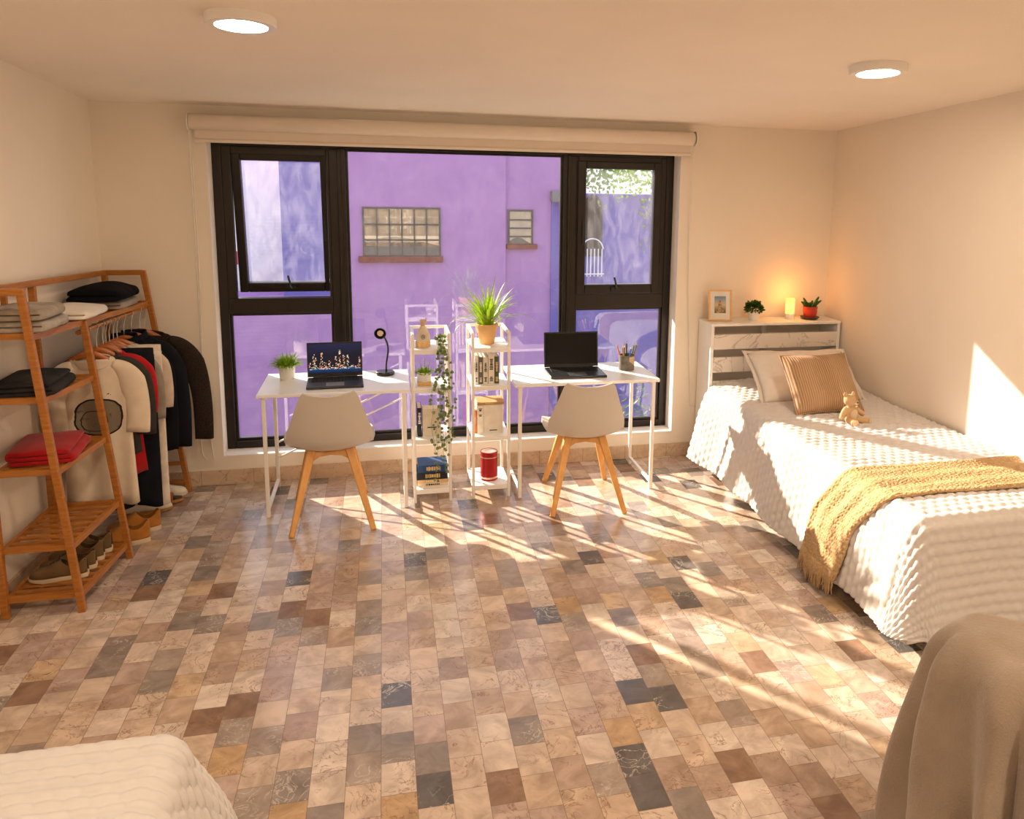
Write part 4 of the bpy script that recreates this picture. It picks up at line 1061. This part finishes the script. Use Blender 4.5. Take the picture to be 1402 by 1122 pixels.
# ------------------------------------------------------------------ shoes
def shoe(label, loc, rz, L, W, mat, sole, style, group, name='shoe', lace=None, inner='black', hs=1.0, sole_h=.022):
    """heel at local x=0, toe at x=L"""
    t = thing(name, label, 'shoe', loc, rz, group)
    def half(t_): return W / 2 * interp([(0, .45), (.06, .70), (.2, .82), (.4, .80), (.6, .94), (.75, 1.0), (.88, .86), (.96, .55), (1, .18)], t_)[0]
    def off(t_): return .06 * W * math.sin(t_ * PI * .9)
    b = MB(); N = 26; vs = []
    for z, k in ((0, .95), (sole_h * .5, 1.03), (sole_h, 1.0)):
        for s in (1, -1):
            for i in range(N + 1):
                f = i / N if s == 1 else 1 - i / N; h = half(f) * k
                vs.append((f * L * (1 if z else .985) + (.004 if f > .9 else 0), off(f) + s * h, z + (.006 * max(0, f - .75) / .25 if z == 0 else 0)))
    m = 2 * (N + 1); fs = [(r * m + i, r * m + (i + 1) % m, (r + 1) * m + (i + 1) % m, (r + 1) * m + i) for r in range(2) for i in range(m)] + [tuple(range(m - 1, -1, -1)), tuple(2 * m + i for i in range(m))]
    b.add(vs, fs); b.build('sole', sole, t, angle=50)
    H = [(0, .062), (.05, .078), (.18, .068), (.34, .066), (.46, .076), (.6, .058), (.75, .042), (.9, .032), (.97, .022), (1, .006)]
    lo, hi = (.02, .44) if style != 'slide' else (-1, -1)
    def up(u, v):
        f = lerp(0, 1, v); h = interp(H, f)[0] * hs; w = half(f) * .97
        gap = 0
        if lo < f < hi: gap = .30 * PI * math.sin(PI * min(1, max(0, (f - lo) / (hi - lo)))) ** .5
        a = lerp(0, PI / 2 - gap, u[0]) if u[1] > 0 else lerp(PI, PI / 2 + gap, u[0])
        x = f * L; c, s = math.cos(a), math.sin(a)
        return Vector((x, off(f) + w * (abs(c) ** .7) * (1 if c >= 0 else -1), sole_h + h * max(0, s) ** .8))
    b = MB(); v0 = .32 if style == 'slide' else 0
    v1 = .80 if style == 'slide' else 1
    for sd_ in (1, -1):
        b.grid(lambda u, v: up((u, sd_), lerp(v0, v1, v)), 10, 34, flip=sd_ < 0)
    o = b.build('upper', mat, t, angle=60); so = o.modifiers.new('thick', 'SOLIDIFY'); so.thickness = .003
    wl_ = o.modifiers.new('weld', 'WELD'); wl_.merge_threshold = .0006
    b = MB(); b.grid(lambda u, v: (lerp(.015, .55 if style != 'slide' else .98, v) * L, off(v * .5) + half(lerp(.02, .52 if style != 'slide' else .97, v)) * .9 * (2 * u - 1), sole_h + .004), 6, 16); b.build('insole', inner, t)
    if lace:
        b = MB()
        for k in range(4):
            f = .47 + k * .055; h = interp(H, f)[0] * hs; w = half(f)
            b.tube(smooth_path([(f * L, off(f) - w * .52, sole_h + h * .80), (f * L - .004, off(f), sole_h + h + .004), (f * L, off(f) + w * .52, sole_h + h * .80)], 4), .0026, 6)
        b.build('laces', lace, t)
    return t
M['s_olive'] = fabric('olive canvas', (.15, .088, .038), 300, .15)
M['s_tan'] = fabric('tan suede', (.42, .165, .028), 300, .15)
M['s_sole'] = plain('cream rubber sole', (.66, .54, .36), .6, 0, .3, .06)
M['s_white'] = plain('white canvas', (.74, .66, .54), .8, 0, .2, .05)
M['s_cork'] = plain('cork sole', (.46, .22, .07), .8, 0, .2, .15, 60)
M['s_brown'] = plain('brown leather', (.34, .12, .03), .5, 0, .3, .1)
gz = .082 + .0075
for y, lab, lc, x, h_ in ((4.205, 'olive laced sneaker nearest the camera on the bottom rack shelf', 'black', -1.402, 1.0), (4.292, 'olive sneaker second from the near end of the bottom rack shelf', 'black', -1.392, .95),
                (4.385, 'olive sneaker third from the near end of the bottom rack shelf', 'black', -1.384, 1.15), (4.475, 'olive sneaker by the middle post on the bottom rack shelf', 'black', -1.374, 1.1)):
    shoe(lab, (x, y, gz), PI + .12, .240, .086, 's_olive', 's_sole', 'sneaker', 'sneakers on the bottom rack shelf', lace=lc, hs=h_)
shoe('tan suede slip-on shoe nearest the rack, under the cream tee', (-1.278, 4.785, 0), PI + .28, .275, .104, 's_tan', 's_sole', 'slip', 'tan slip-on shoes', hs=1.30, sole_h=.026)
shoe('tan suede slip-on shoe behind its pair under the trousers', (-1.262, 4.945, 0), PI + .30, .270, .104, 's_tan', 's_sole', 'slip', 'tan slip-on shoes', hs=1.25, sole_h=.026)
shoe('cork-soled sandal with cream toe under the off-white trousers', (-1.52, 5.155, 0), .26, .265, .09, 's_white', 's_cork', 'slip', 'sandals under the clothes', name='sandal', hs=.9)
shoe('brown-soled sandal between the cream-toed sandal and the white shoe', (-1.49, 5.300, 0), .18, .262, .088, 's_brown', 's_cork', 'slide', 'sandals under the clothes', name='sandal', hs=.8)
shoe('white slip-on shoe at the far foot of the rack', (-1.485, 5.40, 0), .20, .26, .088, 's_white', 's_white', 'slip', 'white slip-on shoes', hs=.95)
# ------------------------------------------------------------------ headboard
def marble_mat():
    t = NT('white marble laminate'); o = t.co(); n = t.noise(o, 3, 5, .6, 1.2)
    v = t.ramp(t.math('ABSOLUTE', t.math('SUBTRACT', t.noise(t.mapping(o, (1, 1, 1), (0, .8, 0)), 2.2, 6, .6, 1.6), .5)), [(0, (1, 1, 1)), (.016, (0, 0, 0))])
    c = t.mix(t.math('MULTIPLY', v, .65), (.78, .71, .64, 1), (.34, .28, .24, 1))
    return t.done(t.bsdf(c, .4, 0, .4))
M['marble'] = marble_mat()
HX0, HX1, HY0, HY1 = 2.195, 3.192, 5.345, 5.592
hb = thing('headboard', 'white slatted headboard with a deep top ledge and marbled slats', 'headboard', ((HX0 + HX1) / 2, (HY0 + HY1) / 2, 0))
cx_, cy_ = (HX0 + HX1) / 2, (HY0 + HY1) / 2
def hbox(name, x0, x1, y0, y1, z0, z1, mat, bev=.003):
    b = MB(); b.box(x0 - cx_, x1 - cx_, y0 - cy_, y1 - cy_, z0, z1); return b.build(name, mat, hb, smooth=False, bevel=bev)
hbox('top_ledge', HX0 - .004, HX1, HY0 - .006, HY1, 1.008, 1.026, 'white_paint')
for x in (HX0, HX1 - .022): hbox('side_panel', x, x + .022, HY0, HY1, 0, 1.008, 'white_paint')
for z0, z1 in ((.842, .948), (.676, .786), (.500, .616)): hbox('slat', HX0 + .022, HX1 - .022, HY0 + .004, HY0 + .022, z0, z1, 'marble')
for x in (HX0 + .022, (HX0 + HX1) / 2 - .02): hbox('rear_post', x, x + .03, HY1 - .05, HY1 - .015, .05, 1.008, 'white_paint')

# ------------------------------------------------------------------ quilts
def sq2disc(a, b): return a * math.sqrt(max(0, 1 - b * b / 2)), b * math.sqrt(max(0, 1 - a * a / 2))
class Drape:
    """bedspread over a mattress: corner at (cx, cy); side overhang goes along sx*x, foot overhang along sy*y"""
    def __init__(s, cx, cy, sx, sy, W, L, zt, r, over, flare, zmin, puff, cell, seed, corner_flare=.10, head_bulge=0, pe=.45, pk=.6):
        s.__dict__.update(locals())
    def base(s, a, b):
        """a: metres from corner along the width (negative = on top), b: along the length (negative = on top)"""
        oa, ob = max(0, a), max(0, b)
        ta, tb = min(0, a), min(0, b)
        if oa > 0 and ob > 0:
            da, db = sq2disc(oa / s.over, ob / s.over); d = math.hypot(da, db) * s.over; ph = math.atan2(db, da); fl = s.flare + s.corner_flare * math.sin(2 * ph)
        else:
            d = oa + ob; ph = 0 if oa > 0 else PI / 2; fl = s.flare
        q = s.r * PI / 2 * .93; 
        if d < q: out = s.r * math.sin(d / s.r); drop = s.r * (1 - math.cos(d / s.r))
        else: out = s.r * math.sin(q / s.r) + (d - q) * math.sin(fl + .10); drop = s.r * (1 - math.cos(q / s.r)) + (d - q) * math.cos(fl + .10)
        x = ta + math.cos(ph) * out if oa > 0 or ob > 0 else ta
        y = tb + math.sin(ph) * out if oa > 0 or ob > 0 else tb
        if ob > 0 and oa == 0: x = ta; y = out
        if oa > 0 and ob == 0: y = tb; x = out
        z = s.zt - drop
        # gentle unevenness and hanging folds
        z += .010 * noise.noise(Vector((a * 2.2 + s.seed, b * 2.2, 0))) * (1 if d == 0 else .5)
        k = max(0, (d - .10)) / .4
        fo = .016 * k * (math.sin((b if oa > 0 and ob == 0 else a) * 11 + s.seed) + .6 * noise.noise(Vector((a * 5, b * 5, s.seed))))
        if d > 0: x += math.cos(ph) * fo; y += math.sin(ph) * fo
        if s.head_bulge and b < -s.L + .5:
            h = (b + s.L) / .5; h = 1 - max(0, min(1, h)); h = h * h * (3 - 2 * h)
            z += .045 * h * math.sin(PI * max(0, min(1, -a / s.W))) ** .5 if a < 0 else 0
            if oa > 0: x += s.head_bulge * h * math.sin(min(1, d / .35) * PI * .62)
        return Vector((s.cx + s.sx * x, s.cy + s.sy * y, max(z, s.zmin)))
    def nrm(s, a, b, e=.006):
        u = s.base(a + e, b) - s.base(a - e, b); v = s.base(a, b + e) - s.base(a, b - e)
        n = u.cross(v); n.normalize()
        if s.sx * s.sy < 0: n = -n
        return n
    def puffy(s, a, b):
        ca, cb = s.cell
        w = noise.noise(Vector((a * 6, b * 6, s.seed + 4))) * .18
        row = math.floor(b / cb + w * .4)
        pa = abs(math.sin(PI * (a / ca * (1 + .0 * row) + .5 * (row % 2) + w))); pb = abs(math.sin(PI * (b / cb + w * .4)))
        return s.puff * (pb ** s.pe) * (1 - s.pk + s.pk * pa ** .45)
    def mesh(s, st, name, mat, parent=None, th=.012, a1=None, b1=None):
        a0, b0 = -s.W, -s.L; a1 = s.over if a1 is None else a1; b1 = s.over if b1 is None else b1
        nu = int((a1 - a0) / st); nv = int((b1 - b0) / st)
        b = MB(); T, Bm = [], []
        for j in range(nv + 1):
            for i in range(nu + 1):
                a, c = lerp(a0, a1, i / nu), lerp(b0, b1, j / nv); p = s.base(a, c); n = s.nrm(a, c)
                T.append(p + n * s.puffy(a, c)); Bm.append(p - n * th)
        W_ = nu + 1; o = len(T); fs = []
        f = s.sx * s.sy > 0
        for j in range(nv):
            for i in range(nu):
                k = j * W_ + i; q = (k, k + 1, k + W_ + 1, k + W_); fs.append(q if f else q[::-1])
        # hem edge strip on the two free sides
        for j in range(nv): k = j * W_ + nu; q = (k, o + k, o + k + W_, k + W_); fs.append(q if f else q[::-1])
        for i in range(nu): k = nv * W_ + i; q = (k, k + 1, o + k + 1, o + k); fs.append(q if f else q[::-1])
        for j in range(nv):
            for i in range(nu):
                k = o + j * W_ + i; q = (k, k + W_, k + W_ + 1, k + 1); fs.append(q if f else q[::-1])
        b.add(T + Bm, fs); return b.build(name, mat, parent, angle=180)
M['quilt'] = fabric('white quilted cotton', (.64, .61, .60), 350, .02, .9, .15)
M['quilt_cream'] = fabric('cream quilted cotton', (.66, .635, .63), 350, .02, .9, .15)
M['mattress'] = fabric('white mattress ticking', (.7, .66, .6), 200, .03)
D1 = Drape(2.262, 2.985, -1, -1, .93, 2.335, .585, .075, .555, .10, .035, .018, (.056, .048), 1.3, .13, head_bulge=.035)
bed = thing('bed', 'single bed base with mattress by the right wall under the white quilt', 'bed', (2.72, 4.15, 0))
b = MB(); b.box(2.30 - 2.72, 3.16 - 2.72, 3.06 - 4.15, 5.325 - 4.15, .12, .30); b.build('bed_base', 'white_paint', bed, smooth=False, bevel=.01)
b = MB(); b.box(2.292 - 2.72, 3.165 - 2.72, 3.045 - 4.15, 5.325 - 4.15, .301, .545); b.build('mattress', 'mattress', bed, bevel=.05, seg=4)
for x in (2.34, 3.10):
    for y in (3.12, 5.25):
        b = MB(); b.box(x - .03 - 2.72, x + .03 - 2.72, y - .03 - 4.15, y + .03 - 4.15, 0, .12); b.build('leg', 'white_paint', bed, smooth=False, bevel=.004)
o = D1.mesh(.0098, 'quilt', 'quilt'); tag(o, 'white puffy quilt covering the bed by the right wall', 'quilt')

D2 = Drape(-.585, 2.085, 1, 1, 1.15, 1.95, .575, .065, .54, .17, .03, .023, (.06, .038), 6.1, .14, pe=.36, pk=.35)
bed2 = thing('bed', 'bed base with mattress in the near left corner under the cream quilt', 'bed', (-1.18, 1.1, 0))
b = MB(); b.box(-1.71 + 1.18, -.64 + 1.18, .2 - 1.1, 2.04 - 1.1, .12, .28); b.build('bed_base', 'white_paint', bed2, smooth=False, bevel=.01)
b = MB(); b.box(-1.715 + 1.18, -.635 + 1.18, .2 - 1.1, 2.045 - 1.1, .281, .495); b.build('mattress', 'mattress', bed2, bevel=.05, seg=4)
for x in (-1.67, -.70):
    for y in (.26, 1.98):
        b = MB(); b.box(x - .03 + 1.18, x + .03 + 1.18, y - .03 - 1.1, y + .03 - 1.1, 0, .12); b.build('leg', 'white_paint', bed2, smooth=False, bevel=.004)
o = D2.mesh(.0068, 'quilt', 'quilt_cream'); tag(o, 'cream quilt corner in the near lower left of the room', 'quilt')

# ------------------------------------------------------------------ throw on the bed
def throw_mat():
    t = NT('mustard knitted throw'); o = t.co()
    v = t.N('TexVoronoi'); t.L(o, v.inputs['Vector']); v.inputs['Scale'].default_value = 75
    n = t.noise(o, 14, 4); c = t.ramp(n, [(.3, (.46, .31, .165)), (.7, (.54, .38, .22))])
    c = t.mix(t.ramp(v.outputs[0], [(.35, (0, 0, 0)), (.75, (.4, .4, .4))]), c, (.36, .20, .07, 1))
    h = t.math('SUBTRACT', 1, v.outputs[0])
    return t.done(t.bsdf(c, .95, 0, .15, h, .8, .006))
M['throw'] = throw_mat()
def th_pt(u, v, lift=.019):
    """u: from the wall across the bed and down the side; v: across the strip"""
    a = lerp(-.925, .545 - .05 * (v - .5) ** 2, u); d = max(0, a)
    q_ = min(1, d / .32); yc = lerp(3.355, 3.335, max(0, -a) / .93) + .17 * q_ * q_ * (3 - 2 * q_); half = lerp(.195, .185, u) * (1 - .22 * d)
    y = yc + (v - .5) * 2 * half + .012 * math.sin(u * 23) * (v - .5)
    bb = D1.cy - y
    p = D1.base(a, bb); n = D1.nrm(a, bb)
    wob = .006 * math.sin(v * 21 + u * 6) + .008 * noise.noise(Vector((u * 6, v * 5, 2)))
    kn = .0035 * abs(math.sin(PI * u * 62)) * abs(math.sin(PI * v * 20 + (int(u * 62) % 2) * PI / 2))
    roll = .010 * math.exp(-((v - .05) / .05) ** 2) + .008 * math.exp(-((v - .95) / .05) ** 2)
    return p + n * (lift + wob * .6 + kn + roll + .004 + .02 * max(0, d - .1))
b = MB(); b.slab(lambda u, v: th_pt(u, v), 250, 80, lambda u, v: -D1.nrm(lerp(-.925, .545, u), D1.cy - 3.33) * -1, .012)
thr = b.build('knitted_throw', 'throw', smooth=True, angle=180); tag(thr, 'mustard knitted throw laid across the bed with fringe hanging down', 'throw blanket')
b = MB(); rnd = random.Random(9)
for k in range(64):
    v = (k + .5) / 64; p = th_pt(1, v); q = th_pt(.97, v); L = rnd.uniform(.05, .095); L = min(L, max(.02, p.z - .012))
    d = Vector((-.10, rnd.uniform(-.12, .12), -1)).normalized()
    e = p + d * L; e.z = max(e.z, .008)
    b.tube(smooth_path([q, p + Vector((-.004, 0, 0)), lerp(p, e, .5) + Vector((rnd.uniform(-.006, .002), rnd.uniform(-.006, .006), 0)), e], 3), [.0038] * 4 + [.0034] * 3 + [.003, .0026, .0016], 6)
fr_ = b.build('fringe', 'throw', thr, angle=180)

# ------------------------------------------------------------------ pillows
def cushion(name, label, cat, loc, rot, w, h, t, mat, flange=0, seed=0, piping=None, ridged=False, group=None):
    def pt(u, v, s):
        x, y = 2 * u - 1, 2 * v - 1
        e = max(0, (1 - abs(x) ** 3.2)) * max(0, (1 - abs(y) ** 3.2)); z = s * t / 2 * e ** .52
        k = 1 - .055 * (1 - y * y) * abs(x) ** 2; l = 1 - .055 * (1 - x * x) * abs(y) ** 2
        nz = noise.noise(Vector((x * 2.3 + seed, y * 2.3, s))) * .012 * e
        cr = .004 * noise.noise(Vector((x * 9 + seed, y * 4, s * 3))) * e ** .3
        if ridged: cr += s * .0022 * math.sin(x * 96 + 1.2 * noise.noise(Vector((x * 3, y * 3, seed)))) * min(1, e * 3)
        return (x * w / 2 * k, y * h / 2 * l, z + nz + cr)
    n = 96 if ridged else 44; b = MB(); b.grid(lambda u, v: pt(u, v, 1), n, 40); b.grid(lambda u, v: pt(u, v, -1), n, 40, flip=True)
    root = thing(name, label, cat, loc, 0, group); root.rotation_euler = rot
    o = b.build('cover', mat, root, angle=75); wd = o.modifiers.new('weld', 'WELD'); wd.merge_threshold = .0004
    edge = [pt(i / 30, 0, 1) for i in range(30)] + [pt(1, i / 30, 1) for i in range(30)] + [pt(1 - i / 30, 1, 1) for i in range(30)] + [pt(0, 1 - i / 30, 1) for i in range(31)]
    if flange:
        b = MB(); m = len(edge); vs = []
        for p in edge: p = Vector(p); vs.append(p)
        for i, p in enumerate(edge):
            p = Vector(p); q = Vector((p.x * (1 + 2 * flange / w), p.y * (1 + 2 * flange / h), p.z + .004 * math.sin(i * .7))); vs.append(q)
        b.add(vs, [(i, i + 1, m + i + 1, m + i) for i in range(m - 1)]); o = b.build('flange', mat, root); so = o.modifiers.new('t', 'SOLIDIFY'); so.thickness = .004
    if piping:
        b = MB(); b.tube(edge, .0045, 8, False); b.build('piping', piping, root)
    return root
M['pillow'] = fabric('white pillowcase', (.76, .70, .64), 400, .03)
def cord_mat():
    t = NT('tan corduroy'); o = t.co(); w = t.N('TexWave', wave_type='BANDS', bands_direction='X'); t.L(o, w.inputs[0]); w.inputs['Scale'].default_value = 22; w.inputs['Distortion'].default_value = .4
    c = t.ramp(w.outputs[1], [(.1, (.32, .185, .095)), (.6, (.52, .345, .21))])
    return t.done(t.bsdf(c, .95, 0, .2, w.outputs[1], .5, .004))
M['corduroy'] = cord_mat()
cushion('pillow', 'white flanged pillow leaning on the headboard behind the tan cushion', 'pillow', (2.72, 4.965, .722), (math.radians(36), 0, math.radians(-3)), .70, .43, .16, 'pillow', .03, 1)
cushion('corduroy_cushion', 'square tan corduroy cushion leaning on the white pillow', 'cushion', (2.665, 4.640, .758), (math.radians(50), math.radians(0), math.radians(2)), .47, .41, .15, 'corduroy', 0, 3, 'corduroy', True)

# ------------------------------------------------------------------ teddy
M['plush'] = fabric('tan plush', (.56, .37, .19), 240, .15, bstr=.8)
M['plush_pale'] = fabric('pale plush', (.70, .52, .33), 240, .12, bstr=.8)
bear = thing('teddy_bear', 'small tan teddy bear sitting against the corduroy cushion', 'teddy bear', (2.69, 4.325, .590), math.radians(8))
b = MB(); b.ell((0, 0, .055), (.045, .038, .058)); b.ell((-.012, -.004, .142), (.040, .036, .036)); b.ell((.008, -.030, .132), (.021, .016, .017))
for sx in (-1, 1):
    b.ell((-.012 + sx * .030, .006, .176), (.014, .008, .015))
    b.tube(smooth_path([(sx * .032, -.004, .095), (sx * .058, -.010, .068), (sx * .070 + (.02 if sx > 0 else -.004), -.016, .030 if sx < 0 else .048)], 5), [.015, .016, .017, .017, .017, .017, .017, .017, .018, .018, .014], 12)
b.tube(smooth_path([(-.022, -.010, .026), (-.032, -.05, .022), (-.034, -.092, .022)], 5), [.022] * 5 + [.021] * 4 + [.022, .020], 12)
b.tube(smooth_path([(.024, -.010, .026), (.052, -.045, .022), (.082, -.072, .022)], 5), [.022] * 5 + [.021] * 4 + [.022, .020], 12)
body = b.build('body', 'plush', bear, angle=180); rm = body.modifiers.new('join', 'REMESH'); rm.mode = 'VOXEL'; rm.voxel_size = .0035; sm_ = body.modifiers.new('soft', 'SMOOTH'); sm_.iterations = 6
for (x, y), rz in (((-.034, -.094), 0), ((.085, -.074), .75)):
    b = MB(); b.ell((0, 0, 0), (.019, .008, .020)); o = b.build('foot_pad', 'plush_pale', bear); o.location = (x, y - .004, .024); o.rotation_euler = (0, 0, rz)
b = MB(); b.ell((.008, -.038, .128), (.014, .011, .010)); b.build('muzzle', 'plush_pale', bear)
b = MB(); b.ell((.009, -.049, .134), (.0062, .004, .0042), 12, 8); b.build('nose', 'ink', bear)
for x in (-.016, .026):
    b = MB(); b.ell((x, -.036, .150), (.0028, .0022, .003), 10, 6); b.build('eye', 'ink', bear)
b = MB(); b.ell((.002, -.034, .056), (.026, .008, .034)); b.build('tummy', 'plush_pale', bear)

# ------------------------------------------------------------------ on the headboard ledge
ZH = 1.0265
def photo_mat():
    t = NT('small photograph of a building at dusk'); g = t.co('Generated'); sp = t.N('SeparateXYZ'); t.L(g, sp.inputs[0]); X, Z = sp.outputs[0], sp.outputs[2]
    sky = t.ramp(Z, [(0, (.10, .07, .04)), (.25, (.30, .20, .10)), (.5, (.55, .48, .35)), (1, (.10, .22, .38))])
    n = t.noise(g, 9, 4)
    d = t.math('ABSOLUTE', t.math('SUBTRACT', X, .5)); tw = t.math('LESS_THAN', t.math('ADD', t.math('MULTIPLY', d, 2.2), t.math('MULTIPLY', n, .35)), t.math('SUBTRACT', .98, Z))
    c = t.mix(tw, sky, t.ramp(n, [(.35, (.08, .05, .03)), (.6, (.52, .36, .18))]))
    return t.done(t.bsdf(c, .3, 0, .4))
M['photo'] = photo_mat(); M['mat_board'] = plain('white mat board', (.80, .75, .68), .8)
pf = thing('photo_frame', 'light wood photo frame standing on the headboard ledge', 'picture frame', (2.300, 5.455, ZH + .001), math.radians(-9))
TL = Matrix.Rotation(math.radians(-10), 4, 'X'); w, h = .168, .222
b = MB()
for x0, x1, z0, z1 in ((-w / 2, w / 2, 0, .012), (-w / 2, w / 2, h - .012, h), (-w / 2, -w / 2 + .012, .012, h - .012), (w / 2 - .012, w / 2, .012, h - .012)): b.box(x0, x1, -.008, .008, z0, z1, TL)
b.build('frame', 'frame_wood', pf, smooth=False, bevel=.001)
b = MB(); b.box(-w / 2 + .012, w / 2 - .012, -.003, .004, .012, h - .012, TL); b.build('mat_board', 'mat_board', pf, smooth=False)
b = MB(); b.box(-.041, .041, -.0008, .0008, -.060, .060); o = b.build('picture', 'photo', pf, smooth=False); o.matrix_local = TL @ Matrix.Translation((0, -.0042, h / 2 + .004))
b = MB(); b.beam((0, .012, .13), (0, .085, .0015), .03, .003); b.build('easel_back', 'frame_wood', pf, smooth=False)

t = thing('potted_plant', 'round dark green leafy plant in a small white pot on the headboard ledge', 'plant', (2.568, 5.475, ZH))
b = MB(); pot(b, .036, .046, .062); b.build('pot', 'white_pot', t)
b = MB(); ball_leaves(b, (0, 0, .082), .058, 420, .024, random.Random(4), .85); b.build('foliage', 'leaf_dark', t, angle=80)

M['candle_glass'] = None
def candle_mat():
    t = NT('glowing lamp shade'); g = t.co('Generated'); sp = t.N('SeparateXYZ'); t.L(g, sp.inputs[0])
    v = t.N('VectorMath', operation='DISTANCE'); t.L(g, v.inputs[0]); v.inputs[1].default_value = (.5, .5, .42)
    c = t.ramp(v.outputs['Value'], [(.0, (1.0, .58, .20)), (.6, (1.0, .38, .08))])
    e = t.N('Emission'); t.L(c, e.inputs[0]); e.inputs[1].default_value = 2.2
    return t.done(e)
M['candle_glow'] = candle_mat()
M['candle_glass'] = glass_mat('thin clear glass')
M['flame'] = emit('lamp flame', (1.0, .75, .35), 40)
lamp = thing('candle_lamp', 'small glowing cylindrical candle lamp on the headboard ledge', 'lamp', (2.855, 5.485, ZH))
b = MB(); b.lathe([(0, 0), (.034, 0), (.035, .002), (.035, .040), (0, .041)], 32, cap=False); b.build('base', 'white_pot', lamp)
b = MB(); b.lathe([(.033, .041), (.0335, .148), (.031, .151), (.030, .147), (.0305, .044)], 32, cap=False); b.build('shade', 'candle_glow', lamp)
b = MB(); b.lathe([(.0005, .075), (.006, .084), (.004, .098), (.0004, .112)], 12); b.build('flame', 'flame', lamp)
light('candle_light', 'POINT', (2.855, 5.44, ZH + .20), 1.25, (1.0, .36, .07), shadow_soft_size=.03)

t = thing('saucer', 'dark round saucer under the red pot on the headboard ledge', 'saucer', (3.005, 5.462, ZH))
b = MB(); b.lathe([(0, 0), (.045, 0), (.066, .012), (.070, .018), (.066, .019), (.045, .009), (0, .008)], 36, cap=False); b.build('dish', 'olive', t)
t = thing('potted_cactus', 'red glazed pot with a dark leafy succulent on a saucer', 'plant', (3.005, 5.462, ZH + .0085))
b = MB(); b.lathe([(0, 0), (.034, 0), (.040, .006), (.050, .030), (.052, .050), (.050, .066), (.053, .070), (.053, .084), (.049, .085), (.046, .072), (0, .070)], 36, cap=False); b.build('pot', 'red_glaze', t)
b = MB(); rnd = random.Random(8)
for k in range(15):
    a = k * 2.4; r = .012 + .014 * rnd.random(); L = rnd.uniform(.045, .095); d = Vector((math.cos(a) * .75, math.sin(a) * .6, rnd.uniform(.55, 1.1))).normalized()
    if k == 2: d = Vector((-.8, -.2, .65)).normalized(); L = .105
    if k == 5: d = Vector((.45, -.1, .95)).normalized(); L = .10
    p = Vector((math.cos(a) * r, math.sin(a) * r, .068)); s_ = d.cross(Vector((.2, .3, 1))).normalized()
    b.tube(smooth_path([p, p + d * L * .5 + Vector((0, 0, .006)), p + d * L], 3), [.0035, .0045, .007, .009, .0095, .008, .003], 8)
b.build('leaves', 'leaf_dark', t, angle=80)

# ------------------------------------------------------------------ blanket over the near armchair
def fleece_mat():
    t = NT('taupe fleece'); o = t.co(); n = t.noise(o, 7, 4); c = t.ramp(n, [(.3, (.29, .225, .17)), (.7, (.35, .275, .215))])
    w = t.noise(o, 90, 4, .6, 1.5)
    b_ = t.bsdf(c, 1.0, 0, .1, w, .6, .006); b_.inputs['Sheen Weight'].default_value = .35; b_.inputs['Sheen Roughness'].default_value = .5
    return t.done(b_)
M['fleece'] = fleece_mat()
gx, gy = 1.832, 1.75
def fl(u, v):
    """v: 0 crown centre -> 1 floor; u round"""
    a = 2 * PI * u; c, s = math.cos(a), math.sin(a)
    rx, ry = .345, .25; e = 2 / 3.2
    ox, oy = rx * abs(c) ** e * (1 if c >= 0 else -1), ry * abs(s) ** e * (1 if s >= 0 else -1)
    zt = .768 - .24 * max(0, ox + .22) * min(1, v / .1)
    if v < .35:
        f = v / .35; k = f; z = zt - .010 * f ** 3; p = Vector((ox * k * .70, oy * k * .70, z))
    else:
        f = (v - .35) / .65
        arc = min(1, f / .22); drop = .13 * (1 - math.cos(arc * PI / 2)) + max(0, f - .22) / .78 * (zt - .142)
        k = .70 + .30 * math.sin(arc * PI / 2) + .22 * max(0, f - .22); kk = .70 + .30 * math.sin(arc * PI / 2) + .30 * max(0, f - .22)
        w = max(0, f - .03)
        fold = .070 * w ** .8 * math.sin(a * 11 + 1.0 + 1.0 * math.sin(a * 2) - f * 2.2) + .026 * w * math.sin(a * 17 + 2 + f * 2)
        fold += .02 * w * noise.noise(Vector((c * 3, s * 3, f * 2)))
        n = Vector((c / rx, s / ry, 0)).normalized(); p = Vector((ox * k, oy * kk, zt - .010 - drop)) + n * fold
    p.z += .006 * noise.noise(Vector((p.x * 9, p.y * 9, 1)))
    return Vector((gx, gy, 0)) + Vector((p.x, p.y, max(.012, p.z)))
b = MB(); b.grid(lambda u, v: fl(u, max(v, .002)), 220, 110, True)
o = b.build('fleece_blanket', 'fleece', angle=180); so = o.modifiers.new('thick', 'SOLIDIFY'); so.thickness = .010; so.offset = -1
tag(o, 'taupe fleece blanket draped over a chair in the near lower right', 'blanket')
